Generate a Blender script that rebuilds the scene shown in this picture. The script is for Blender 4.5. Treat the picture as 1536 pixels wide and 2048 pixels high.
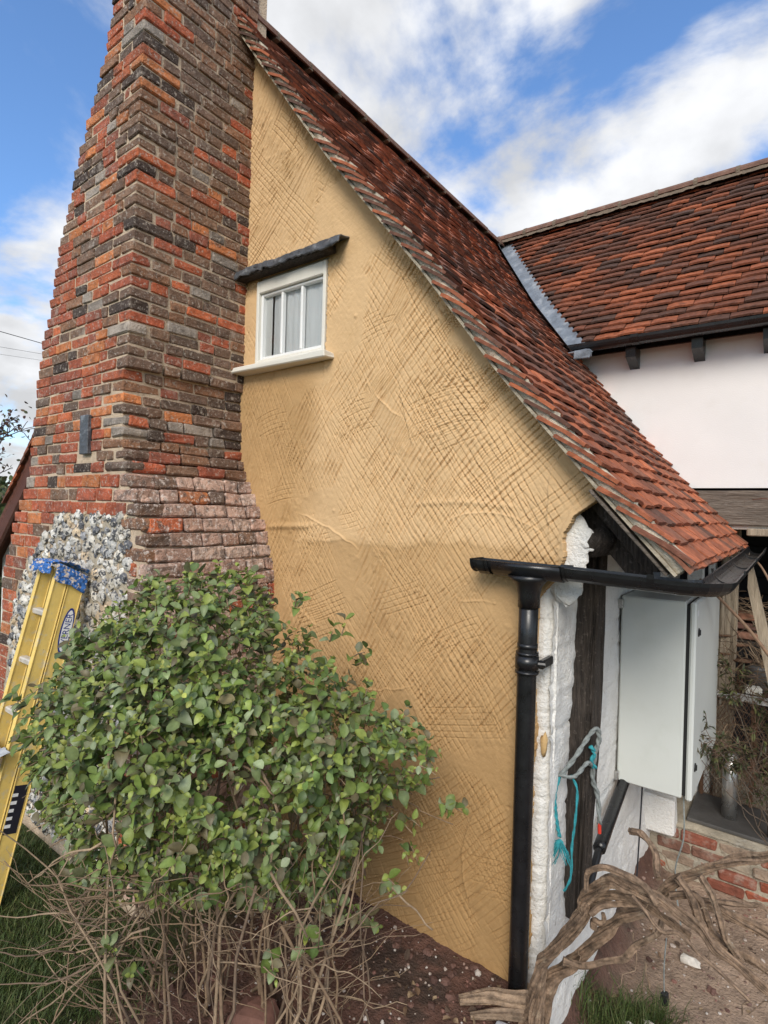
import bpy, math, random
import numpy as np
from mathutils import Vector, Matrix

# ------------------------------------------------------------------ camera, sky, sun, exposure
scene = bpy.context.scene
for o in list(bpy.data.objects):
    bpy.data.objects.remove(o)
COL = scene.collection
R = math.radians

cam_d = bpy.data.cameras.new('camera')
cam = bpy.data.objects.new('camera', cam_d)
COL.objects.link(cam)
cam_d.sensor_fit = 'VERTICAL'
cam_d.sensor_height = 36.0
cam_d.lens = 36.0 * 1116 / 2048
cam_d.clip_start = 0.05
cam_d.clip_end = 2000
YAW = math.atan(836 / 1116)
_fw = Vector((-math.sin(YAW), math.cos(YAW), 0))
_rt = Vector((math.cos(YAW), math.sin(YAW), 0))
_p = -math.atan(2 / 1116)
_fw2 = _fw * math.cos(_p) + Vector((0, 0, 1)) * math.sin(_p)
_up2 = Vector((0, 0, 1)) * math.cos(_p) - _fw * math.sin(_p)
_r = math.atan(0.028)
_R = _rt * math.cos(_r) + _up2 * math.sin(_r)
_U = _up2 * math.cos(_r) - _rt * math.sin(_r)
EYE = Vector((0, 0, 1.9))
cam.matrix_world = Matrix(((_R.x, _U.x, -_fw2.x, EYE.x), (_R.y, _U.y, -_fw2.y, EYE.y), (_R.z, _U.z, -_fw2.z, EYE.z), (0, 0, 0, 1)))
scene.camera = cam

SUN_EL, SUN_AZ = R(36), R(156)          # azimuth clockwise from +Y: sun behind and to the right of the viewer
sun_dir = Vector((math.sin(SUN_AZ) * math.cos(SUN_EL), math.cos(SUN_AZ) * math.cos(SUN_EL), math.sin(SUN_EL)))
SKY_STRENGTH = 0.10
world = bpy.data.worlds.new('World')
scene.world = world
world.use_nodes = True
wn = world.node_tree.nodes
wl = world.node_tree.links
for n in list(wn):
    wn.remove(n)
w_out = wn.new('ShaderNodeOutputWorld')
w_bg = wn.new('ShaderNodeBackground')
sky = wn.new('ShaderNodeTexSky')
sky.sky_type = 'NISHITA'
sky.sun_disc = False
sky.sun_elevation = SUN_EL
sky.sun_rotation = SUN_AZ
sky.air_density = 1.0
sky.dust_density = 0.6
sky.ozone_density = 2.0
w_bg.inputs['Strength'].default_value = SKY_STRENGTH
tc = wn.new('ShaderNodeTexCoord')
sep = wn.new('ShaderNodeSeparateXYZ')
wl.new(tc.outputs['Generated'], sep.inputs[0])
def wmath(op, a, b=None):
    n = wn.new('ShaderNodeMath'); n.operation = op
    for i, v in enumerate((a, b)):
        if v is None: continue
        if isinstance(v, (int, float)): n.inputs[i].default_value = v
        else: wl.new(v, n.inputs[i])
    return n.outputs[0]
den = wmath('ADD', wmath('ABSOLUTE', sep.outputs[2]), 0.38)
comb = wn.new('ShaderNodeCombineXYZ')
wl.new(wmath('DIVIDE', sep.outputs[0], den), comb.inputs[0])
wl.new(wmath('DIVIDE', sep.outputs[1], den), comb.inputs[1])
mp = wn.new('ShaderNodeMapping'); mp.inputs['Location'].default_value = (16.9725, -8.0112, -20.3124)
wl.new(comb.outputs[0], mp.inputs[0])
cn = wn.new('ShaderNodeTexNoise')
cn.inputs['Scale'].default_value = 2.3; cn.inputs['Detail'].default_value = 9; cn.inputs['Roughness'].default_value = 0.56; cn.inputs['Distortion'].default_value = 0.25
wl.new(mp.outputs[0], cn.inputs[0])
cr = wn.new('ShaderNodeMapRange'); cr.interpolation_type = 'SMOOTHSTEP'
cr.inputs[1].default_value = 0.405; cr.inputs[2].default_value = 0.555
wl.new(cn.outputs[0], cr.inputs[0])
cn2 = wn.new('ShaderNodeTexNoise')
cn2.inputs['Scale'].default_value = 5.0; cn2.inputs['Detail'].default_value = 7
wl.new(mp.outputs[0], cn2.inputs[0])
cshade = wn.new('ShaderNodeMapRange')
cshade.inputs[1].default_value = 0.35; cshade.inputs[2].default_value = 0.65; cshade.inputs[3].default_value = 0.74; cshade.inputs[4].default_value = 1.12
wl.new(cn2.outputs[0], cshade.inputs[0])
ccol = wn.new('ShaderNodeMix'); ccol.data_type = 'RGBA'; ccol.blend_type = 'MULTIPLY'; ccol.inputs[0].default_value = 1
ccol.inputs[6].default_value = (6.3, 6.4, 6.6, 1)
wl.new(cshade.outputs[0], ccol.inputs[7])
skyt = wn.new('ShaderNodeMix'); skyt.data_type = 'RGBA'; skyt.blend_type = 'MULTIPLY'; skyt.inputs[0].default_value = 1
skyt.inputs[7].default_value = (1.15, 1.45, 1.75, 1)
wl.new(sky.outputs[0], skyt.inputs[6])
cmix = wn.new('ShaderNodeMix'); cmix.data_type = 'RGBA'
wl.new(cr.outputs[0], cmix.inputs[0]); wl.new(skyt.outputs[2], cmix.inputs[6]); wl.new(ccol.outputs[2], cmix.inputs[7])
wl.new(cmix.outputs[2], w_bg.inputs[0]); wl.new(w_bg.outputs[0], w_out.inputs[0])

sun_d = bpy.data.lights.new('sun', 'SUN')
sun_d.energy = 2.0
sun_d.angle = R(28)
sun_d.color = (1.0, 0.93, 0.82)
sun = bpy.data.objects.new('sun', sun_d)
COL.objects.link(sun)
sun.rotation_euler = sun_dir.to_track_quat('Z', 'Y').to_euler()

scene.view_settings.view_transform = 'Standard'
scene.view_settings.look = 'None'
scene.view_settings.gamma = 1.0
scene.view_settings.use_curve_mapping = False
scene.view_settings.exposure = 0.53

# ------------------------------------------------------------------ helpers
random.seed(7)
rng = np.random.default_rng(11)
rnd = random.random
def ru(a, b): return a + (b - a) * rnd()
def lerp(a, b, t): return a + (b - a) * t
def sstep(a, b, x):
    t = np.clip((x - a) / (b - a), 0, 1)
    return t * t * (3 - 2 * t)

def vnoise(x, y, seed=0):
    """smooth value noise in -1..1 on arrays"""
    x = np.asarray(x, float); y = np.asarray(y, float)
    xi = np.floor(x).astype(np.int64); yi = np.floor(y).astype(np.int64)
    fx = x - xi; fy = y - yi
    fx = fx * fx * (3 - 2 * fx); fy = fy * fy * (3 - 2 * fy)
    def h(i, j):
        n = (i * 374761393 + j * 668265263 + seed * 1442695041) & 0xffffffff
        n = ((n ^ (n >> 13)) * 1274126177) & 0xffffffff
        n = (n ^ (n >> 16)) & 0xffff
        return n / 32767.5 - 1
    return (h(xi, yi) * (1 - fx) + h(xi + 1, yi) * fx) * (1 - fy) + (h(xi, yi + 1) * (1 - fx) + h(xi + 1, yi + 1) * fx) * fy
def fbm(x, y, seed=0, oct=4):
    s = 0; a = 1; t = 0
    for k in range(oct):
        s = s + a * vnoise(x * 2 ** k, y * 2 ** k, seed + k * 17); t += a; a *= .5
    return s / t

def tag(o, label=None, cat=None, group=None, kind=None):
    if label: o['label'] = label
    if cat: o['category'] = cat
    if group: o['group'] = group
    if kind: o['kind'] = kind
    return o
def thing(name, loc, label, cat, group=None):
    o = bpy.data.objects.new(name, None)
    COL.objects.link(o)
    o.empty_display_size = 0.2
    o.location = loc
    tag(o, label, cat, group)
    return o
def put(name, me, mat, parent=None, loc=None):
    o = bpy.data.objects.new(name, me)
    COL.objects.link(o)
    if mat is not None and not me.materials: me.materials.append(mat)
    if parent is not None:
        o.parent = parent
        if parent.type == 'EMPTY':
            o.matrix_parent_inverse = Matrix.Translation(-Vector(parent.location))
        elif parent.parent is None:
            o.matrix_parent_inverse = Matrix.Translation(-Vector(parent.location))
        else:
            o.matrix_parent_inverse = Matrix.Translation(-Vector(parent.location))
    if loc is not None: o.location = loc
    return o

# bevelled box template
_cs = [(sx, sy, sz) for sx in (-1, 1) for sy in (-1, 1) for sz in (-1, 1)]
def _vid(c, a): return _cs.index(c) * 3 + a
def _template():
    fs = []
    for a in range(3):
        for s in (-1, 1):
            o = [i for i in range(3) if i != a]
            q = []
            for p in ((-1, -1), (1, -1), (1, 1), (-1, 1)):
                c = [0, 0, 0]; c[a] = s; c[o[0]] = p[0]; c[o[1]] = p[1]
                q.append(_vid(tuple(c), a))
            fs.append(q)
    for e in range(3):
        a, b = [i for i in range(3) if i != e]
        for sa in (-1, 1):
            for sb in (-1, 1):
                c0 = [0, 0, 0]; c0[a] = sa; c0[b] = sb; c1 = list(c0); c0[e] = -1; c1[e] = 1
                c0, c1 = tuple(c0), tuple(c1)
                fs.append([_vid(c0, a), _vid(c1, a), _vid(c1, b), _vid(c0, b)])
    for c in _cs: fs.append([_vid(c, 0), _vid(c, 1), _vid(c, 2)])
    pos = []
    for c in _cs:
        for a in range(3):
            pos.append([c[i] * (1.0 if i == a else 0.8) for i in range(3)])
    pos = np.array(pos)
    out = []
    for f in fs:
        p = pos[f]; n = np.cross(p[1] - p[0], p[2] - p[0])
        if n @ p.mean(0) < 0: f = f[::-1]
        out.append(f)
    return out
BB_FACES = _template()
def bbox_verts(sx, sy, sz, b, jit=0.0, crn=None):
    """bevelled box, full sizes sx,sy,sz; jit moves whole corners"""
    v = np.zeros((24, 3)); h = np.array([sx, sy, sz]) / 2
    b = min(b, h.min() * .6)
    for ci, c in enumerate(_cs):
        cj = np.array([ru(-jit, jit) for _ in range(3)]) if jit else 0
        for a in range(3):
            p = np.array([c[i] * (h[i] if i == a else h[i] - b) for i in range(3)])
            v[ci * 3 + a] = p + cj
    return v

class MB:
    """collects shapes into one mesh"""
    def __init__(s): s.v = []; s.f = []; s.c = []; s.n = 0
    def add(s, verts, faces, col=None):
        verts = np.asarray(verts, float)
        s.v.append(verts)
        k = s.n
        s.f.extend([[i + k for i in f] for f in faces])
        s.n += len(verts)
        c = np.ones((len(verts), 4))
        if col is not None:
            col = np.asarray(col, float)
            c[:, :3] = col[..., :3]
        s.c.append(c)
        return s
    def bbox(s, center, size, b=.004, rot=None, jit=0., col=None):
        v = bbox_verts(*size, b, jit)
        if rot is not None: v = v @ np.array(rot).T
        return s.add(v + np.array(center), BB_FACES, col)
    def bar(s, p0, p1, w, h, b=.003, up=(0, 0, 1), jit=0., col=None):
        p0 = Vector(p0); p1 = Vector(p1); d = (p1 - p0); L = d.length; d.normalize()
        side = d.cross(Vector(up)).normalized(); u = side.cross(d).normalized()
        rot = np.array([d, side, u]).T
        return s.bbox((p0 + p1) / 2, (L, w, h), b, rot, jit, col)
    def tube(s, pts, rad, n=8, col=None, cap=True, ridge=0., seed=0, twist=0., flat=1.0, fib=None):
        P = np.array(pts, float); m = len(P)
        rad = np.full(m, rad, float) if np.isscalar(rad) else np.asarray(rad, float)
        T = np.gradient(P, axis=0); T /= np.linalg.norm(T, axis=1)[:, None] + 1e-9
        u = np.cross(T[0], [0.12, 0.2, 1.0]);
        if np.linalg.norm(u) < 1e-3: u = np.cross(T[0], [1, 0, 0])
        u /= np.linalg.norm(u)
        ang = np.arange(n) * 2 * math.pi / n
        V = []; s0 = 0
        for i in range(m):
            u = u - T[i] * (u @ T[i]); u /= np.linalg.norm(u); w = np.cross(T[i], u)
            if i: s0 += np.linalg.norm(P[i] - P[i - 1])
            a = ang + twist * s0
            rr = np.full(n, rad[i])
            if ridge:
                k = np.arange(n)
                rr = rr * (1 + ridge * vnoise(k * 0.9 + 3.3, np.full(n, s0 * 5), seed) + ridge * .6 * np.where(k % 2 == 0, 1, -1) + ridge * .5 * vnoise(np.full(n, .5), np.full(n, s0 * 22), seed + 5))
            V.append(P[i] + np.outer(np.cos(a) * rr, u) + np.outer(np.sin(a) * rr * flat, w))
        V = np.concatenate(V)
        if fib is not None:
            kk, ii = np.meshgrid(np.arange(n), np.arange(m))
            q = 1 + .55 * vnoise(kk * 1.3 + 7, ii * .25, seed + 9) + .25 * vnoise(kk * .4, ii * .8, seed + 11)
            col = (q[..., None] * np.array(fib)).reshape(-1, 3)
        F = []
        for i in range(m - 1):
            for k in range(n):
                k2 = (k + 1) % n
                F.append([i * n + k, i * n + k2, (i + 1) * n + k2, (i + 1) * n + k])
        if cap:
            F.append(list(range(n))[::-1]); F.append([(m - 1) * n + k for k in range(n)])
        return s.add(V, F, col)
    def sweep(s, prof, frames, closed=False, col=None):
        """prof: list of 2D points; frames: list of (origin, xvec, yvec)"""
        n = len(prof); V = []
        for o, x, y in frames:
            for p in prof: V.append(np.array(o) + np.array(x) * p[0] + np.array(y) * p[1])
        F = []
        for i in range(len(frames) - 1):
            for k in range(n if closed else n - 1):
                k2 = (k + 1) % n
                F.append([i * n + k, i * n + k2, (i + 1) * n + k2, (i + 1) * n + k])
        if closed:
            F.append(list(range(n))[::-1]); F.append([(len(frames) - 1) * n + k for k in range(n)])
        return s.add(V, F, col)
    def mesh(s, name, smooth=False, origin=None):
        me = bpy.data.meshes.new(name)
        V = np.concatenate(s.v)
        if origin is not None: V = V - np.array(origin)
        me.from_pydata(V.tolist(), [], s.f)
        at = me.color_attributes.new('Col', 'FLOAT_COLOR', 'POINT')
        at.data.foreach_set('color', np.concatenate(s.c).astype(np.float32).ravel())
        if smooth: me.polygons.foreach_set('use_smooth', np.ones(len(me.polygons), bool))
        me.update()
        return me
    def build(s, name, mat, parent=None, smooth=False, origin=None):
        return put(name, s.mesh(name, smooth, origin), mat, parent, origin)

def fast_mesh(name, V, Q, col=None, smooth=True):
    """numpy quads -> mesh"""
    me = bpy.data.meshes.new(name)
    V = np.asarray(V, np.float32); Q = np.asarray(Q, np.int32)
    me.vertices.add(len(V)); me.vertices.foreach_set('co', V.ravel())
    k = Q.shape[1]
    me.loops.add(Q.size); me.loops.foreach_set('vertex_index', Q.ravel())
    me.polygons.add(len(Q))
    me.polygons.foreach_set('loop_start', np.arange(len(Q), dtype=np.int32) * k)
    me.polygons.foreach_set('loop_total', np.full(len(Q), k, np.int32))
    me.polygons.foreach_set('use_smooth', np.full(len(Q), smooth, bool))
    if col is not None:
        at = me.color_attributes.new('Col', 'FLOAT_COLOR', 'POINT')
        c = np.ones((len(V), 4), np.float32); c[:, :3] = col
        at.data.foreach_set('color', c.ravel())
    me.update(calc_edges=True)
    me.validate()
    return me
def heightgrid(us, vs, fn, mask=None, skirt=None, col=None, smooth=True, name='g'):
    """grid over (u,v); fn(U,V)->(N,3) positions; mask on cells; skirt = offset vector for the rim"""
    U, Vv = np.meshgrid(us, vs, indexing='ij')
    P = fn(U, Vv).reshape(-1, 3)
    nu, nv = len(us), len(vs)
    idx = np.arange(nu * nv).reshape(nu, nv)
    a = idx[:-1, :-1]; b = idx[1:, :-1]; c = idx[1:, 1:]; d = idx[:-1, 1:]
    if mask is None: mask = np.ones(a.shape, bool)
    Q = np.stack([a, b, c, d], -1)[mask]
    if skirt is not None:
        off = np.array(skirt, float); n0 = len(P)
        P = np.concatenate([P, P + off]); ex = []
        pm = np.pad(mask, 1)
        for (di, dj, s, e) in ((-1, 0, d, a), (1, 0, b, c), (0, -1, a, b), (0, 1, c, d)):
            nb = pm[1 + di:1 + di + mask.shape[0], 1 + dj:1 + dj + mask.shape[1]]
            m = mask & ~nb
            s_, e_ = s[m], e[m]
            ex.append(np.stack([e_, s_, s_ + n0, e_ + n0], -1))
        Q = np.concatenate([Q] + ex)
    used = np.unique(Q); re = np.full(len(P), -1); re[used] = np.arange(len(used))
    cc = None
    if col is not None:
        cc = col(U, Vv).reshape(-1, 3)
        if skirt is not None: cc = np.concatenate([cc, cc])
        cc = cc[used]
    return fast_mesh(name, P[used], re[Q], cc, smooth)

def spline(pts, n=40):
    """Catmull-Rom through pts"""
    P = np.array(pts, float)
    P = np.concatenate([[2 * P[0] - P[1]], P, [2 * P[-1] - P[-2]]])
    out = []; m = len(P) - 3
    for t in np.linspace(0, m - 1e-6, n):
        i = int(t); f = t - i; p0, p1, p2, p3 = P[i:i + 4]
        out.append(.5 * ((2 * p1) + (-p0 + p2) * f + (2 * p0 - 5 * p1 + 4 * p2 - p3) * f * f + (-p0 + 3 * p1 - 3 * p2 + p3) * f ** 3))
    return np.array(out)
def resample(xs, t):
    return np.interp(t, np.linspace(0, 1, len(xs)), xs)

# ------------------------------------------------------------------ materials
class NT:
    def __init__(s, name):
        s.m = bpy.data.materials.new(name); s.m.use_nodes = True
        s.nt = s.m.node_tree; s.b = s.nt.nodes['Principled BSDF']; s.out = s.nt.nodes['Material Output']
    def n(s, t): return s.nt.nodes.new(t)
    def l(s, a, b): s.nt.links.new(a, b)
    def pos(s, stretch=None):
        g = s.n('ShaderNodeNewGeometry').outputs['Position']
        if stretch:
            mpp = s.n('ShaderNodeMapping'); mpp.inputs['Scale'].default_value = stretch
            s.l(g, mpp.inputs[0]); g = mpp.outputs[0]
        return g
    def noise(s, vec, scale, detail=5, rough=.55, dist=0.):
        t = s.n('ShaderNodeTexNoise'); t.inputs['Scale'].default_value = scale; t.inputs['Detail'].default_value = detail
        t.inputs['Roughness'].default_value = rough; t.inputs['Distortion'].default_value = dist
        s.l(vec, t.inputs['Vector']); return t.outputs[0]
    def rng(s, f, a, b, c=0., d=1.):
        t = s.n('ShaderNodeMapRange'); s.l(f, t.inputs[0])
        for i, v in enumerate((a, b, c, d)): t.inputs[i + 1].default_value = v
        return t.outputs[0]
    def mix(s, f, a, b, blend='MIX'):
        t = s.n('ShaderNodeMix'); t.data_type = 'RGBA'; t.blend_type = blend
        for i, v in ((0, f), (6, a), (7, b)):
            if isinstance(v, (int, float)): t.inputs[i].default_value = v
            elif isinstance(v, tuple): t.inputs[i].default_value = (*v[:3], 1)
            else: s.l(v, t.inputs[i])
        return t.outputs[2]
def M(name, col=None, rough=.8, var=.25, vscale=7, spk=(), bump=.4, bscale=60, bdist=.01, stretch=None, metal=0., spec=.35, rndv=0., detail=5, rvar=0., trans=0.):
    t = NT(name); p = t.pos(stretch); p0 = t.pos()
    if col is None:
        at = t.n('ShaderNodeAttribute'); at.attribute_name = 'Col'; c = at.outputs['Color']
    else:
        rg = t.n('ShaderNodeRGB'); rg.outputs[0].default_value = (*col, 1); c = rg.outputs[0]
    if var:
        f = t.rng(t.noise(p, vscale, detail), .25, .75, 1 - var, 1 + var)
        c = t.mix(1., c, f, 'MULTIPLY')
    for (sc, lo, hi, cc, amt) in spk:
        f = t.rng(t.noise(p0, sc, 4, .6), lo, hi, 0, amt)
        c = t.mix(f, c, cc)
    if rndv:
        oi = t.n('ShaderNodeObjectInfo')
        c = t.mix(1., c, t.rng(oi.outputs['Random'], 0, 1, 1 - rndv, 1 + rndv), 'MULTIPLY')
    t.l(c, t.b.inputs['Base Color'])
    t.b.inputs['Roughness'].default_value = rough
    if rvar: t.l(t.rng(t.noise(p0, 30, 4), .3, .7, rough - rvar, rough + rvar), t.b.inputs['Roughness'])
    t.b.inputs['Metallic'].default_value = metal
    t.b.inputs['Specular IOR Level'].default_value = spec
    if bump:
        bn = t.n('ShaderNodeBump'); bn.inputs['Strength'].default_value = bump; bn.inputs['Distance'].default_value = bdist
        t.l(t.noise(p, bscale, 7, .6), bn.inputs['Height']); t.l(bn.outputs[0], t.b.inputs['Normal'])
    if trans:
        tr = t.n('ShaderNodeBsdfTranslucent'); t.l(c, tr.inputs[0])
        ms = t.n('ShaderNodeMixShader'); ms.inputs[0].default_value = trans
        t.l(t.b.outputs[0], ms.inputs[1]); t.l(tr.outputs[0], ms.inputs[2]); t.l(ms.outputs[0], t.out.inputs[0])
    return t.m

MT = {}
MT['brick'] = M('brick', None, .88, .38, 22, [(2.2, .50, .74, (.15, .10, .07), .38), (17, .56, .72, (.055, .042, .036), .6), (48, .56, .68, (.50, .43, .36), .7), (9, .60, .72, (.44, .37, .31), .5), (120, .62, .70, (.60, .54, .48), .7)], .9, 70, .014)
MT['brick_salt'] = M('salt_weathered_brick', None, .92, .35, 20, [(26, .48, .62, (.13, .095, .078), .8), (9, .52, .70, (.20, .145, .12), .5), (44, .55, .66, (.72, .62, .55), .75), (110, .60, .68, (.75, .68, .6), .7)], 1., 60, .016)
MT['mortar'] = M('mortar', (.54, .42, .30), .95, .25, 12, [(40, .58, .75, (.16, .12, .09), .6)], .8, 90, .012)
MT['flint'] = M('flint', None, .55, .25, 40, [(34, .52, .56, (.04, .042, .048), .95), (75, .57, .62, (.62, .57, .49), .85)], .7, 60, .012, spec=.45)
MT['flint_mortar'] = M('flint_mortar', (.42, .36, .27), .95, .3, 20, [], .8, 70, .015)
MT['render'] = M('render', None, .9, .07, 2.2, [(5, .56, .75, (.47, .295, .13), .35), (130, .60, .8, (.68, .48, .25), .4)], .35, 150, .004, spec=.25)
MT['white'] = M('white_limewash', (.80, .78, .74), .88, .07, 5, [(22, .60, .74, (.46, .42, .36), .5), (5, .58, .78, (.60, .55, .47), .5), (90, .62, .7, (.3, .26, .22), .5)], .9, 70, .012, spec=.08)
MT['white_wing'] = M('white_wing_render', (.80, .78, .765), .9, .05, 2, [(3, .55, .8, (.70, .67, .63), .5)], .3, 120, .005)
MT['timber'] = M('old_timber', (.066, .052, .042), .8, .75, 14, [(60, .58, .70, (.24, .20, .17), .5)], 1., 26, .04, stretch=(6, 6, .45), detail=8)
MT['timber_grey'] = M('weathered_beam', (.19, .155, .125), .85, .4, 9, [(25, .6, .75, (.33, .29, .25), .5)], .9, 22, .02, stretch=(.6, 5, 6))
MT['timber_pale'] = M('pale_timber', (.36, .29, .21), .85, .35, 9, [], .8, 22, .02, stretch=(5, 5, .7))
MT['tile'] = M('clay_tile', None, .82, .42, 30, [(70, .62, .72, (.30, .25, .2), .35), (12, .58, .74, (.035, .026, .024), .6)], .6, 90, .008)
MT['ridge'] = M('ridge_tile', (.175, .095, .068), .85, .35, 14, [(20, .58, .72, (.28, .26, .2), .5)], .6, 60, .01)
MT['ridge_mortar'] = M('ridge_mortar', (.185, .14, .10), .95, .35, 20, [(40, .58, .7, (.12, .085, .06), .6)], .9, 90, .012)
MT['verge'] = M('verge_mortar', (.60, .52, .40), .95, .2, 20, [(75, .58, .66, (.62, .58, .48), .8), (60, .62, .7, (.2, .17, .13), .5)], .9, 110, .012)
MT['lead'] = M('lead', (.20, .225, .26), .55, .3, 14, [(9, .52, .68, (.42, .44, .46), .7)], .6, 30, .012, metal=.25, rvar=.12)
MT['lead_dark'] = M('lead_dark', (.10, .105, .115), .5, .4, 14, [(14, .55, .70, (.34, .35, .36), .7)], .8, 26, .015, metal=.25, rvar=.12)
MT['black'] = M('black_plastic', (.012, .012, .013), .32, .4, 10, [(90, .70, .76, (.20, .19, .18), .5)], .08, 14, .01, spec=.5, rvar=.1)
MT['cabinet'] = M('cabinet_paint', (.63, .65, .615), .42, .05, 1.8, [(220, .71, .76, (.16, .15, .14), .6), (4, .58, .8, (.50, .52, .46), .35)], .05, 8, .01, spec=.4)
MT['rubber'] = M('rubber_seal', (.02, .02, .02), .6, 0, bump=0)
MT['rust'] = M('rust', (.16, .085, .05), .85, .4, 25, [(20, .55, .7, (.07, .05, .04), .7)], .6, 70, .008)
MT['steel'] = M('steel', (.50, .49, .47), .32, .12, 12, [(8, .55, .7, (.28, .24, .2), .5)], .12, 30, .005, metal=.85, rvar=.1)
MT['plate'] = M('dark_plate', (.10, .095, .09), .45, .2, 8, [(60, .66, .74, (.28, .25, .22), .5)], .1, 30, .005, metal=.2, rvar=.12)
MT['paint_cream'] = M('cream_paint', (.74, .71, .63), .5, .05, 6, [(30, .70, .78, (.42, .38, .30), .6)], .2, 30, .005)
MT['paint_white'] = M('white_paint', (.80, .80, .78), .45, .03, 6, [], .05, 30, .003)
MT['curtain'] = M('net_curtain', (.82, .83, .83), .9, .06, 9, [], .3, 12, .02, stretch=(6, 6, .5))
MT['yellow'] = M('yellow_fibreglass', (.80, .57, .165), .55, .14, 9, [(28, .55, .70, (.64, .56, .40), .7), (7, .55, .75, (.50, .36, .12), .5), (90, .66, .72, (.10, .07, .04), .6)], .2, 60, .004)
MT['rung'] = M('alloy_rung', (.62, .57, .50), .5, .15, 20, [(45, .58, .66, (.30, .20, .12), .6)], .3, 50, .005, metal=.2)
MT['cloth'] = M('blue_cloth', (.045, .15, .42), .9, .2, 20, [(38, .55, .57, (.62, .52, .42), .95), (62, .60, .62, (.60, .55, .55), .9)], .4, 40, .008)
MT['grey_cloth'] = M('grey_cloth', (.40, .41, .43), .95, .2, 50, [], .5, 90, .008)
MT['sticker_white'] = M('sticker_white', (.80, .80, .80), .4, .05, 20, [], 0)
MT['sticker_blue'] = M('sticker_blue', (.02, .04, .22), .4, .05, 20, [], 0)
MT['sticker_black'] = M('sticker_black', (.02, .02, .03), .4, .1, 20, [], 0)
MT['leaf'] = M('leaf', None, .48, .22, 60, [], .25, 90, .004, rndv=.22, spec=.45, trans=.2)
MT['leaf_b'] = M('leaf_b', None, .55, .25, 60, [], .2, 90, .004, rndv=.25, trans=.16)
MT['twig'] = M('twig', None, .85, .3, 40, [], .5, 90, .006)
MT['bark'] = M('vine_bark', None, .9, .4, 30, [(16, .58, .72, (.46, .36, .25), .5), (26, .60, .72, (.08, .055, .04), .6)], 1., 60, .012, detail=8)
MT['ground'] = M('ground', None, .95, .35, 14, [(140, .62, .72, (.34, .25, .19), .55), (60, .60, .75, (.05, .035, .028), .6)], .9, 60, .03)
MT['stone'] = M('pebble', None, .85, .2, 30, [], .4, 60, .006)
MT['grass'] = M('grass', None, .6, .2, 20, [], 0, trans=.2)
MT['rope_grey'] = M('rope_grey', (.24, .26, .25), .9, .3, 60, [], .8, 220, .006)
MT['rope_teal'] = M('rope_teal', (.04, .30, .34), .85, .3, 60, [], .8, 220, .006)
MT['red'] = M('red_tape', (.62, .05, .03), .5, .1, 20, [], 0)
MT['dark_wall'] = M('black_boarding', (.016, .016, .019), .7, .3, 6, [], .3, 30, .01)
MT['wire'] = M('cable', (.03, .03, .035), .6, 0, bump=0)
MT['lowbrick'] = M('low_wall_brick', None, .9, .4, 14, [(8, .55, .70, (.46, .42, .35), .6), (30, .6, .7, (.06, .05, .04), .5)], .8, 50, .015)
MT['stuff_mortar'] = M('old_mortar', (.36, .31, .235), .95, .35, 9, [(12, .58, .7, (.14, .10, .075), .6), (4, .6, .75, (.52, .49, .43), .6)], .9, 40, .02)
g = NT('window_glass')
g.b.inputs['Base Color'].default_value = (.9, .93, .92, 1); g.b.inputs['Roughness'].default_value = .06
tb = g.n('ShaderNodeBsdfTransparent'); tb.inputs[0].default_value = (.95, .96, .96, 1)
gl = g.n('ShaderNodeBsdfGlossy'); gl.inputs['Roughness'].default_value = .05
lw = g.n('ShaderNodeFresnel'); lw.inputs[0].default_value = 1.5
ms = g.n('ShaderNodeMixShader'); g.l(lw.outputs[0], ms.inputs[0]); g.l(tb.outputs[0], ms.inputs[1]); g.l(gl.outputs[0], ms.inputs[2]); g.l(ms.outputs[0], g.out.inputs[0])
MT['glass'] = g.m
# ------------------------------------------------------------------ ground
YG = 2.24          # rendered gable plane
XR = -0.81         # side wall plane (under the eave)
def ground_z(x, y):
    x = np.asarray(x, float); y = np.asarray(y, float)
    s = sstep(-0.93, -0.66, x) * sstep(1.2, 2.2, y) + .45 * sstep(-.8, .6, x) * (1 - sstep(1.2, 2.2, y))
    near = (1 - sstep(6, 14, np.abs(x))) * (1 - sstep(8, 16, np.abs(y)))
    z = -.08 - .37 * s
    bed = sstep(-2.6, -2.2, x) * sstep(.7, 1.1, y) * (1 - sstep(-1.0, -.8, x))
    z = z + near * (.012 * fbm(x * 3, y * 3, 3, 4) + bed * .018 * fbm(x * 14, y * 14, 9, 4))
    return z
def ground_col(x, y):
    n = fbm(x * 5, y * 5, 21, 4); n2 = fbm(x * 22, y * 22, 31, 3)
    red = np.array([.155, .080, .058]); dark = np.array([.075, .048, .036]); sand = np.array([.40, .285, .205]); gr = np.array([.050, .062, .018])
    c = red[None, None] * (1 + .35 * n[..., None])
    d = sstep(.0, .5, n + n2 * .6)[..., None]
    c = c * (1 - d) + dark * d
    r = sstep(-.78, -.60, x + .05 * n)[..., None] * sstep(2.2, 2.5, y)[..., None]
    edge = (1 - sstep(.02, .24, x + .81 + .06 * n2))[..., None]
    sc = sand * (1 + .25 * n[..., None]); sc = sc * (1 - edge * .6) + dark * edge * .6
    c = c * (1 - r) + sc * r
    lawn = np.maximum(1 - sstep(-2.22, -2.02, x + .1 * n), 1 - sstep(.55, .8, y + .1 * n))
    lawn = np.maximum(lawn, sstep(6, 7, y))[..., None]
    c = c * (1 - lawn) + gr * (1 + .3 * n[..., None]) * lawn
    return c
xs = np.concatenate([np.array([-400, -200, -100, -60, -40, -28, -20, -15, -12, -9, -7.5, -6.5, -5.6]), np.arange(-5, 1.5, .028), np.array([1.8, 2.4, 3.2, 4.5, 6, 8, 11, 15, 20, 28, 40, 60, 100, 200, 400])])
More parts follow.
